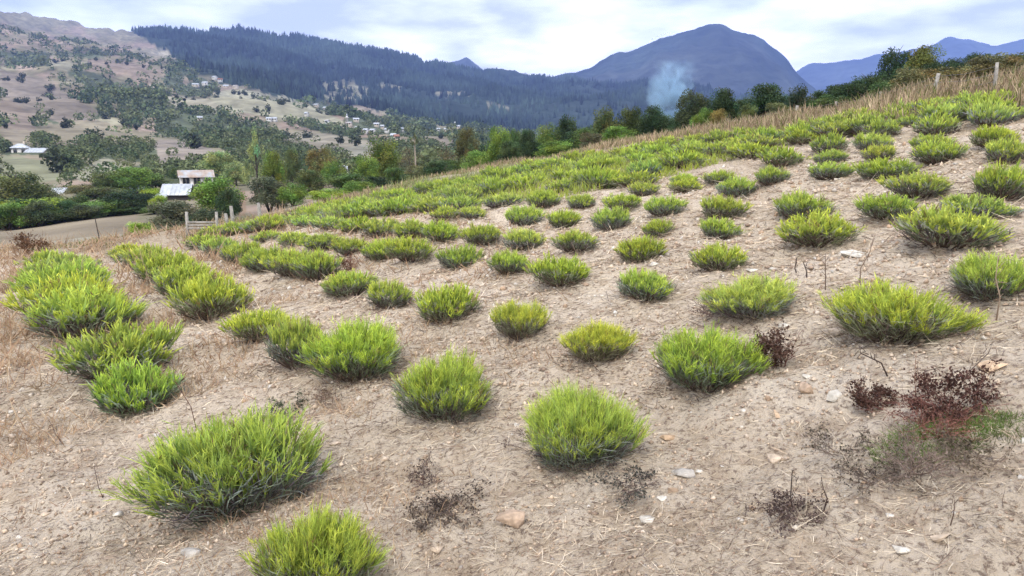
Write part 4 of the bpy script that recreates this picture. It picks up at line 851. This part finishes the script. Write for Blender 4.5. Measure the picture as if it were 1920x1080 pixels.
O8 = np.array([(1, 0, 0), (-1, 0, 0), (0, 1, 0), (0, -1, 0), (0, 0, 1), (0, 0, -.6)], float); T8 = np.array([(0, 2, 4), (2, 1, 4), (1, 3, 4), (3, 0, 4), (2, 0, 5), (1, 2, 5), (3, 1, 5), (0, 3, 5)])
P = O8[None] * (1 + .3 * rng.normal(size=(n, 6, 1))) * s[:, None, None] * rng.uniform(.7, 1.3, (n, 1, 3)); P += np.stack([X, Y, Z + s * .2], -1)[:, None]
cl = np.array([(.56, .44, .32), (.62, .50, .38), (.44, .33, .24), (.34, .25, .185)])[rng.integers(0, 4, n)]
obj('soil_crumbs', mesh_np('soil_crumbs', P.reshape(-1, 3), None, ROCK, np.repeat(cl, 6, 0), False, (np.arange(n)[:, None, None] * 6 + T8[None]).reshape(-1, 3)), label='loose crumbs and clods of sandy soil', kind='stuff')
def rock(px, py, w, h, col, label, ang=0, flat=.6):
    x, y, z, r = hit(px, py); d = math.sqrt(x * x + y * y + (z - CAMZ) ** 2); wm = w * d / F; hm = max(h * d / F, wm * .3) * .7
    import bmesh
    V = rng.normal(size=(11, 3)); V /= np.linalg.norm(V, axis=1, keepdims=True); V *= rng.uniform(.75, 1, (11, 1)); V[:, 2] = np.clip(V[:, 2], -.5, .62)
    bb = bmesh.new(); vs = [bb.verts.new(v) for v in V]; hull = bmesh.ops.convex_hull(bb, input=vs)
    bmesh.ops.delete(bb, geom=[v for v in bb.verts if not v.link_faces], context='VERTS'); bmesh.ops.bevel(bb, geom=bb.edges[:], offset=.03, segments=1, affect='EDGES'); bmesh.ops.triangulate(bb, faces=bb.faces[:]); bb.verts.index_update()
    V = np.array([v.co[:] for v in bb.verts]); T3 = np.array([[v.index for v in f.verts] for f in bb.faces]); bb.free()
    V = V / np.abs(V).max(0) * (wm / 2, wm / 2 * rng.uniform(.6, .95), hm / 2)
    o = obj('stone', mesh_np('stone', V, None, ROCK, np.ones((len(V), 3)) * col, False, T3), None, label, 'stone', 'stones lying on the soil', None, (x, y, z + hm * .12), ang)
WH, GY, OR, TN = (.60, .56, .49), (.42, .39, .35), (.46, .34, .245), (.52, .42, .32)
for a in [
 (1281, 892, 44, 26, GY, 'rounded grey stone right of the bottom centre bush'), (1312, 884, 18, 10, WH, 'small white chip right of the rounded grey stone'),
 (1562, 745, 38, 30, WH, 'upright white stone left of the dead brown weeds', .6), (1518, 730, 36, 24, OR, 'orange stone left of the upright white stone'), (1516, 706, 26, 12, WH, 'flat white stone above the orange stone'),
 (960, 978, 62, 40, OR, 'large orange stone at bottom edge below the centre bush', .3), (1562, 626, 32, 22, (.55, .45, .36), 'pale two-tone stone left of the very wide bush'), (1470, 612, 24, 12, WH, 'white stone by the dead dark bush'),
 (592, 894, 36, 20, GY, 'grey stone touching right side of the largest bush'), (614, 880, 22, 16, TN, 'small tan stone behind the grey one at the largest bush'), (1226, 497, 18, 14, WH, 'round white stone below a bush in the fourth row'),
 (1606, 478, 52, 10, WH, 'long flat white slab on the soil at upper right'), (1862, 692, 48, 26, (.58, .42, .28), 'tan orange stone at the right edge'), (1450, 862, 46, 22, TN, 'tan slab left of the grey twiggy weed'),
 (1262, 924, 22, 24, OR, 'small orange stone below the rounded grey one'), (1243, 936, 22, 12, WH, 'white stone left of the small orange stone'), (1216, 975, 32, 14, WH, 'pale flat stone near bottom edge right of centre'),
 (632, 832, 28, 14, TN, 'tan pebble stone right of the low grey-green weed'), (842, 830, 20, 12, TN, 'small tan stone below the second front bush'), (966, 800, 30, 12, WH, 'pale flat stone left of the bottom centre bush'),
 (1462, 776, 44, 16, (.55, .40, .27), 'flat tan orange stone right of second row bush'), (718, 862, 26, 18, TN, 'brownish stone below the second front bush, left'), (1055, 638, 14, 10, WH, 'small white stone left of a second row bush'),
 (1252, 822, 30, 18, (.5, .36, .24), 'orange brown stone right of bottom centre bush'), (1668, 968, 16, 10, WH, 'tiny white stone near bottom right edge'), (1730, 640, 20, 10, TN, 'tan stone beneath the very wide bush'),
 (1410, 508, 22, 8, WH, 'flat pale stone right of a fourth row bush'), (1450, 505, 20, 8, WH, 'flat pale stone in bare soil above third row'), (1560, 346, 16, 8, WH, 'pale stone right before an eighth row bush'),
 (1395, 770, 10, 8, WH, 'white chip right of the second row first bush'), (220, 965, 20, 12, WH, 'white pebble stone at lower left'), (85, 965, 18, 12, TN, 'tan pebble stone at lower left corner'), (1770, 1010, 40, 24, TN, 'tan stone in the lower right corner soil'),
 (1690, 1030, 30, 16, WH, 'pale stone low in the bottom right'), (360, 1040, 40, 24, GY, 'grey stone below the largest bush'), (820, 1030, 34, 20, TN, 'tan stone at the very bottom centre')]:
    rock(*a)

# ------------------------------------------------------------------ weeds one can tell apart
def twigs(n, spread, hgt, depth, wid, col, leafc=None, nleaf=0, leafsz=.02, flatten=1.):
    m = MB(); segs = []
    def grow(p, d, l, w, k):
        d = d / np.linalg.norm(d); q = p + d * l; q[2] = max(q[2], .005); mid = (p + q) / 2 + rng.normal(size=3) * l * .08
        m.tube([p, mid, q], [w, w * .85, w * .7], 4, col=np.array(col) * rng.uniform(.7, 1.3)); segs.append((p, q))
        if k > 0:
            for _ in range(rng.integers(2, 4)): grow(p + (q - p) * rng.uniform(.5, 1), d + rng.normal(size=3) * .55 * np.array((1, 1, flatten)), l * rng.uniform(.5, .8), w * .65, k - 1)
    for i in range(n):
        a = rng.uniform(0, 6.283); s = spread * rng.random() ** .5; grow(np.array((0., 0, 0)) + rng.normal(size=3) * (.02, .02, 0), np.array((math.cos(a) * s, math.sin(a) * s, rng.uniform(.5, 1) * flatten)), hgt * rng.uniform(.3, .5), wid, depth)
    lm = None
    if nleaf:
        A = np.array([s[0] for s in segs]); B = np.array([s[1] for s in segs]); i = rng.integers(len(segs) // 3, len(segs), nleaf); t = rng.random((nleaf, 1)); P = A[i] * (1 - t) + B[i] * t + rng.normal(size=(nleaf, 3)) * leafsz * .8
        V, Q, C = leafquads(P, rng.uniform(.5, 1.4, nleaf) * leafsz, np.array(leafc) * rng.uniform(.5, 1.5, (nleaf, 1)), 0, .6); ml = MB(); ml.add(V, Q, col=C); lm = ml
    return m, lm
def weed(px, py, name, label, cat, n, spread, hgt, depth, wid, col, leafc=None, nleaf=0, leafsz=.02, flatten=1., group=None):
    x, y, z, r = hit(px, py); m, lm = twigs(n, spread, hgt, depth, wid, col, leafc, nleaf, leafsz, flatten); loc = (x, y, z - .008)
    if lm is None: return obj(name, m.mesh(name, STRAW), None, label, cat, group, None, loc)
    t = thing(name, label, cat, loc, group=group); obj('twigs', m.mesh('twigs', STRAW), t); obj('leaves', lm.mesh('leaves', STRAW), t); return t
DB = (.10, .05, .04)
weed(1462, 685, 'dead_bush', 'small dead dark brown bush with reddish twigs left of the very wide bush', 'dead bush', 16, .6, .24, 3, .0022, (.2, .10, .08), (.10, .06, .045), 1200, .016)
weed(1790, 775, 'dead_weed', 'tall black-brown dead weed with dense seed heads right', 'weed', 20, 1.5, .27, 3, .002, (.24, .11, .09), (.085, .045, .036), 2600, .013, .6)
weed(1650, 762, 'dead_weed', 'low black-brown dead weed, left one of the dark weeds', 'weed', 16, 1.5, .2, 3, .002, (.22, .11, .09), (.095, .052, .04), 1600, .012, .55)
weed(1740, 812, 'dead_weed', 'reddish brittle weed over the green grass patch', 'weed', 26, 1.5, .24, 3, .0018, (.30, .14, .11), (.18, .09, .07), 400, .010, .7)
weed(1715, 888, 'dead_weed', 'grey leafless twiggy weed spreading on the soil at lower right', 'weed', 34, 1.2, .26, 3, .0016, (.32, .24, .20), (.22, .17, .14), 200, .01)
weed(1580, 850, 'dead_weed', 'sprawling grey-brown dry weed right of the tan slab', 'weed', 22, 1.4, .22, 3, .0014, (.24, .18, .15), (.14, .12, .09), 700, .012, .5)
weed(1645, 905, 'dead_weed', 'fine dry weed mat left below the grey twiggy weed', 'weed', 18, 1.4, .20, 3, .0014, (.20, .15, .12), (.12, .10, .08), 600, .01, .4)
weed(1490, 975, 'dead_weed', 'dark brown dry weed clump at bottom edge, right of centre', 'weed', 20, 1.2, .18, 3, .0014, (.15, .10, .09), (.11, .08, .07), 800, .012, .6)
weed(1840, 860, 'dead_weed', 'grey dry weed mat near the right edge', 'weed', 18, 1.4, .2, 3, .0014, (.25, .19, .15), (.16, .13, .09), 500, .012, .4)
weed(800, 905, 'dead_weed', 'small purple-brown dry weed below the second front bush', 'weed', 16, 1.1, .16, 3, .0014, (.17, .11, .10), (.10, .08, .07), 400, .01, .6)
weed(850, 965, 'dead_weed', 'dark dry weed mat at bottom edge left of the large orange stone', 'weed', 26, 1.5, .22, 3, .0014, (.17, .12, .10), (.10, .08, .065), 1200, .013, .3)
weed(1180, 915, 'dead_weed', 'dark dry stalks below right side of the bottom centre bush', 'weed', 20, 1.4, .2, 3, .0014, (.15, .11, .10), (.09, .09, .075), 800, .012, .4)
weed(1010, 845, 'dead_weed', 'dark dry stalks below left side of the bottom centre bush', 'weed', 20, 1.4, .18, 3, .0014, (.15, .11, .10), (.12, .09, .08), 500, .01, .4)
weed(540, 778, 'green_weed', 'low grey-green creeping weed above the largest bush', 'weed', 22, 1.5, .22, 3, .0016, (.2, .15, .12), (.10, .12, .07), 1500, .013, .35)
weed(620, 745, 'dead_weed', 'dry brown weed mat beneath the third front bush', 'weed', 20, 1.5, .2, 3, .0014, (.25, .17, .13), (.17, .12, .09), 600, .012, .3)
weed(655, 508, 'dead_weed', 'reddish brown weed between second and third rows on the left', 'weed', 18, .8, .3, 3, .003, (.30, .15, .11), (.22, .12, .09), 400, .02, 1)
weed(1340, 590, 'dead_weed', 'purple-brown dry weed at the left foot of a third row bush', 'weed', 16, 1.3, .22, 3, .0018, (.24, .15, .13), (.16, .11, .09), 300, .012, .7)
weed(60, 480, 'dead_weed', 'rust-brown tall weed at the far left border', 'weed', 16, .7, .7, 3, .008, (.20, .11, .07), (.16, .09, .05), 500, .05)
for px, py, h_, lab in [(1320, 300, .5, ''), ]: pass
SG = 'tall thin dry stalks'
def stalk(px, py, tx, ty, wid, col, label, heads=2):
    x, y, z, r = hit(px, py); d = r; th = theta(tx, ty); X, Y = r * math.sin(th), r * math.cos(th); Zt = CAMZ + r * float(slope_at(th, ty)); e = np.array((X - x, Y - y, Zt - z))
    m = MB(); P = [np.array((0., 0, -.02)), e * .35 + rng.normal(size=3) * .01, e * .7 + rng.normal(size=3) * .014, e]; m.tube(P, [wid, wid * .9, wid * .7, wid * .4], 5, col=col)
    for k in range(7):
        t = .3 + .1 * k; p = e * t; dd = rng.normal(size=3) * .6 + e / np.linalg.norm(e); dd /= np.linalg.norm(dd); m.tube([p, p + dd * np.linalg.norm(e) * .16], [wid * .5, wid * .25], 4, col=col)
    obj('dry_stalk', m.mesh('dry_stalk', STRAW), None, label, 'dry stalk', SG, None, (x, y, z))
for a in [(371, 812, 322, 668, .0028, (.17, .09, .07), 'long dark stalk leaning over the top of the largest bush'), (396, 805, 388, 768, .0022, (.2, .12, .08), 'short dark stalk behind the top of the largest bush'),
          (120, 832, 88, 782, .002, (.16, .11, .09), 'dark curved stalk on the soil at lower left'), (196, 935, 178, 868, .002, (.16, .11, .09), 'thin dark stalk low in the left part'),
          (1490, 958, 1494, 880, .0026, (.07, .05, .04), 'upright black stalk with orange tip at lower right'), (1542, 960, 1540, 895, .0026, (.08, .05, .04), 'upright black stalk right of the orange tipped one'),
          (1720, 768, 1718, 660, .002, (.25, .13, .09), 'tall reddish stalk behind the dead dark weeds'), (1668, 704, 1612, 648, .004, (.10, .07, .06), 'dark leaning stalk with thick head below the very wide bush'),
          (1800, 716, 1862, 640, .003, (.22, .17, .14), 'stalk leaning right with dark head at right edge'), (1612, 540, 1640, 440, .004, (.30, .22, .17), 'tall thin dry stalk above the very wide bush'),
          (1548, 545, 1548, 475, .004, (.22, .16, .13), 'thin stalk with dark bud in bare soil'), (1495, 510, 1494, 483, .005, (.12, .09, .08), 'short black bud stalk in bare soil, left'), (1513, 520, 1513, 490, .005, (.12, .09, .08), 'short black bud stalk in bare soil, right'),
          (1050, 735, 1022, 695, .002, (.35, .22, .18), 'thin reddish twig above the bottom centre bush'), (280, 540, 262, 480, .005, (.38, .28, .2), 'thin straw stalk left of the front row end'), (150, 560, 158, 470, .006, (.55, .48, .28), 'straw yellow stalk rising from the near left row'),
          (1780, 985, 1788, 925, .002, (.2, .14, .11), 'thin brown stalk at the bottom right edge'), (1395, 970, 1399, 945, .002, (.1, .07, .06), 'tiny dark stalk at the bottom edge'), (1868, 600, 1872, 480, .004, (.4, .3, .22), 'pale fine stalk in front of the rightmost fourth row bush')]:
    stalk(*a)
# little green grass patch at lower right
x0, y0, z0, _ = hit(1765, 815); n = 2600; a = rng.uniform(0, 6.283, n); q = rng.random(n) ** .5; X = x0 + .22 * q * np.cos(a) * 1.1; Y = y0 + .13 * q * np.sin(a); c1 = np.array((.20, .31, .07)) * rng.uniform(.6, 1.3, (n, 1))
tuft_mass(X, Y, rng.uniform(.02, .07, n), np.full(n, .003), c1 * .7, c1, 'grass_patch', 'small patch of low green grass under the reddish brittle weed', 1.2, LEAF, 2)
x0, y0, z0, _ = hit(1905, 800); n = 900; a = rng.uniform(0, 6.283, n); q = rng.random(n) ** .5; X = x0 + .22 * q * np.cos(a); Y = y0 + .12 * q * np.sin(a); c1 = np.array((.19, .22, .08)) * rng.uniform(.6, 1.3, (n, 1))
tuft_mass(X, Y, rng.uniform(.02, .06, n), np.full(n, .003), c1 * .7, c1, 'sparse_grass', 'thin yellowish grass at the right frame edge', 1.2, LEAF, 2)

# ------------------------------------------------------------------ fences, gate
posts = [(1332, 33, 232, .05, 0, 'dark'), (1487, 24, 198, .05, .02, 'grey'), (1560, 22.5, 190, .035, -.02, 'grey'), (1640, 20, 172, .03, .02, 'grey'), (1740, 18.2, 138, .042, .06, 'pale'), (1850, 17, 118, .036, 0, 'pale')]
x, y, z = spot(1487, 24); FN = thing('wire_fence', 'old wire fence on grey posts along the upper field border', 'fence', (x, y, z)); org = np.array((x, y, z)); tops = []
for px, r, top, w, lean, kd in posts:
    X, Y, Z = spot(px, r); zt = CAMZ + r * float(slope_at(theta(px, top), top)); h_ = zt - Z; b = np.array((X, Y, Z)) - org; m = MB()
    m.tube([b + (0, 0, -.3), b + (lean * h_ * .5, 0, h_ * .5), b + (lean * h_ * 1.5, 0, h_)], [w, w * .95, w * .8], 7, jit=.25)
    obj('post', m.mesh('post', DARKWOOD if kd == 'dark' else WOOD), FN); tops.append((b, h_, lean))
m = MB()
for (b0, h0, l0), (b1, h1, l1) in zip(tops[:-1], tops[1:]):
    for f in (.35, .62, .88):
        p, q = b0 + np.array((l0 * h0 * f, 0, h0 * f)), b1 + np.array((l1 * h1 * f, 0, h1 * f)); m.tube([p, (p + q) / 2 - (0, 0, .05), q], [.0035] * 3, 4)
obj('wire', m.mesh('wire', WIRE), FN)
GR = float(np.interp(theta(380, 425), CX, CR)) * .985; print('gate', GR, project(*spot(380, GR, 425)))
m = MB(); x, y, z = spot(380, GR, 425); R = math.cos(.1); gx = GR / F
t = thing('rail_gate', 'grey wooden rail gate at the field corner before the thicket', 'gate', (x, y, z)); zt = lambda yy: CAMZ + GR * float(slope_at(theta(380, yy), yy)) - z
for dx in (-27, 25):
    m = MB(); m.tube([(dx * gx, 0, -.2), (dx * gx + .01, 0, max(zt(412), .5))], [.035, .03], 7, jit=.2); obj('post', m.mesh('post', WOOD), t)
for yy in (417, 422.5, 428):
    m = MB(); m.box((-27 * gx + .035, -.03, zt(yy) - .022), (25 * gx - .035, .0, zt(yy) + .022)); obj('rail', m.mesh('rail', WOOD), t)
for px, r, top, lab in ((424, GR, 400, 'weathered short post right of the rail gate'), (435, GR, 386, 'taller weathered post near the footpath'), (486, GR, 380, 'forked grey post at right of the footpath')):
    x, y, z = spot(px, r, 415); hz = CAMZ + r * float(slope_at(theta(px, top), top)) - z; m = MB(); m.tube([(0, 0, -.2), (.02, 0, hz * .5), (0, 0, hz)], [.045, .04, .03], 7, jit=.3)
    if top == 382: m.tube([(0, 0, hz * .95), (-.5, .1, hz * .8)], [.03, .02], 5); m.tube([(0, 0, hz * .9), (.7, .1, hz * .75)], [.03, .015], 5)
    obj('fence_post', m.mesh('fence_post', WOOD), None, lab, 'post', None, None, (x, y, z))
x, y, z = spot(188, 24, 430); m = MB(); e = (-7 * 24 / F, 0, CAMZ + 24 * float(slope_at(theta(182, 408), 408)) - z); m.tube([(0, 0, -.1), e], [.018, .012], 5); obj('stick', m.mesh('stick', DARKWOOD), None, 'dark leaning stick standing before the lower bare field', 'stick', None, None, (x, y, z))

# ------------------------------------------------------------------ smoke and haze
def volume_mat(name, col, dens, noise=None, aniso=0.):
    m, t, o = newmat(name); N = t.nodes.new; L = t.links.new; p = N('ShaderNodeVolumePrincipled'); p.inputs['Color'].default_value = (*col, 1); p.inputs['Density'].default_value = dens; p.inputs['Anisotropy'].default_value = aniso
    if noise:
        tcn = N('ShaderNodeTexCoord'); nz = N('ShaderNodeTexNoise'); nz.inputs['Scale'].default_value = noise[0]; nz.inputs['Detail'].default_value = 4; L(tcn.outputs['Object'], nz.inputs[0])
        r = N('ShaderNodeMapRange'); r.inputs[1].default_value = noise[1]; r.inputs[2].default_value = noise[2]; r.inputs[3].default_value = 0; r.inputs[4].default_value = dens; L(nz.outputs[0], r.inputs[0])
        sep = N('ShaderNodeSeparateXYZ'); L(tcn.outputs['Generated'], sep.inputs[0])
        L(r.outputs[0], p.inputs['Density'])
    L(p.outputs[0], o.inputs['Volume']); return m
r = 150.; x, y, z = spot(1258, r, 235); k = r / F; m = MB(); P = []; R = []
for yy, xx, w in ((245, 1259, 5), (225, 1259, 9), (205, 1257, 14), (185, 1250, 26), (165, 1244, 36), (145, 1246, 38), (125, 1252, 38), (105, 1256, 34), (85, 1262, 26), (70, 1266, 14)):
    P.append(((xx - 1258) * k, 0, CAMZ + r * float(slope_at(theta(xx, yy), yy)) - z)); R.append(w * k)
m.tube(P, np.array(R) * 1.5 + .3, 24)
def smoke_mat(h, rmax):
    mt, t, o = newmat('smoke_volume'); N = t.nodes.new; L = t.links.new; p = N('ShaderNodeVolumePrincipled'); p.inputs['Color'].default_value = (.5, .74, 1.0, 1)
    tcn = N('ShaderNodeTexCoord'); nz = N('ShaderNodeTexNoise'); nz.inputs['Scale'].default_value = .38; nz.inputs['Detail'].default_value = 5; nz.inputs['Distortion'].default_value = .8; L(tcn.outputs['Object'], nz.inputs[0])
    mr = N('ShaderNodeMapRange'); mr.inputs[1].default_value = .44; mr.inputs[2].default_value = .68; L(nz.outputs[0], mr.inputs[0])
    sp = N('ShaderNodeSeparateXYZ'); L(tcn.outputs['Object'], sp.inputs[0])
    zz = N('ShaderNodeMath'); zz.operation = 'DIVIDE'; L(sp.outputs[2], zz.inputs[0]); zz.inputs[1].default_value = h
    rp = N('ShaderNodeValToRGB'); e = rp.color_ramp.elements; e[0].position = .06; e[0].color = (.12,) * 3 + (1,); e[1].position = .42; e[1].color = (1, 1, 1, 1); q = e.new(1.0); q.color = (.7, .7, .7, 1); L(zz.outputs[0], rp.inputs[0])
    dn = N('ShaderNodeValToRGB'); e = dn.color_ramp.elements; e[0].position = 0; e[0].color = (1, 1, 1, 1); e[1].position = .80; e[1].color = (0, 0, 0, 1); q = e.new(.4); q.color = (.6, .6, .6, 1); L(zz.outputs[0], dn.inputs[0])
    cb = N('ShaderNodeCombineXYZ'); L(sp.outputs[0], cb.inputs[0]); L(sp.outputs[1], cb.inputs[1]); ln_ = N('ShaderNodeVectorMath'); ln_.operation = 'LENGTH'; L(cb.outputs[0], ln_.inputs[0])
    R_ = N('ShaderNodeMath'); R_.operation = 'MULTIPLY'; L(rp.outputs[0], R_.inputs[0]); R_.inputs[1].default_value = rmax
    dv = N('ShaderNodeMath'); dv.operation = 'DIVIDE'; L(ln_.outputs['Value'], dv.inputs[0]); L(R_.outputs[0], dv.inputs[1])
    fo_ = N('ShaderNodeMapRange'); fo_.interpolation_type = 'SMOOTHSTEP'; fo_.inputs[1].default_value = .15; fo_.inputs[2].default_value = 1.15; fo_.inputs[3].default_value = 1; fo_.inputs[4].default_value = 0; L(dv.outputs[0], fo_.inputs[0])
    m1 = N('ShaderNodeMath'); m1.operation = 'MULTIPLY'; L(mr.outputs[0], m1.inputs[0]); L(fo_.outputs[0], m1.inputs[1])
    m2 = N('ShaderNodeMath'); m2.operation = 'MULTIPLY'; L(m1.outputs[0], m2.inputs[0]); L(dn.outputs[0], m2.inputs[1])
    m3 = N('ShaderNodeMath'); m3.operation = 'MULTIPLY'; L(m2.outputs[0], m3.inputs[0]); m3.inputs[1].default_value = 3.0; L(m3.outputs[0], p.inputs['Density'])
    L(p.outputs[0], o.inputs['Volume']); return mt
obj('smoke', m.mesh('smoke', smoke_mat(P[-1][2], 38 * k * 1.25), True), label='pale blue smoke column rising behind the trees', kind='stuff', loc=(x, y, z))
m = MB(); m.box((-7200, -900, -260), (7200, 7700, 1500))
HZ = volume_mat('haze_volume', (.28, .41, .86), 1.65e-4)
obj('haze', m.mesh('haze', HZ), label='thin blue haze filling the valley air', kind='stuff')
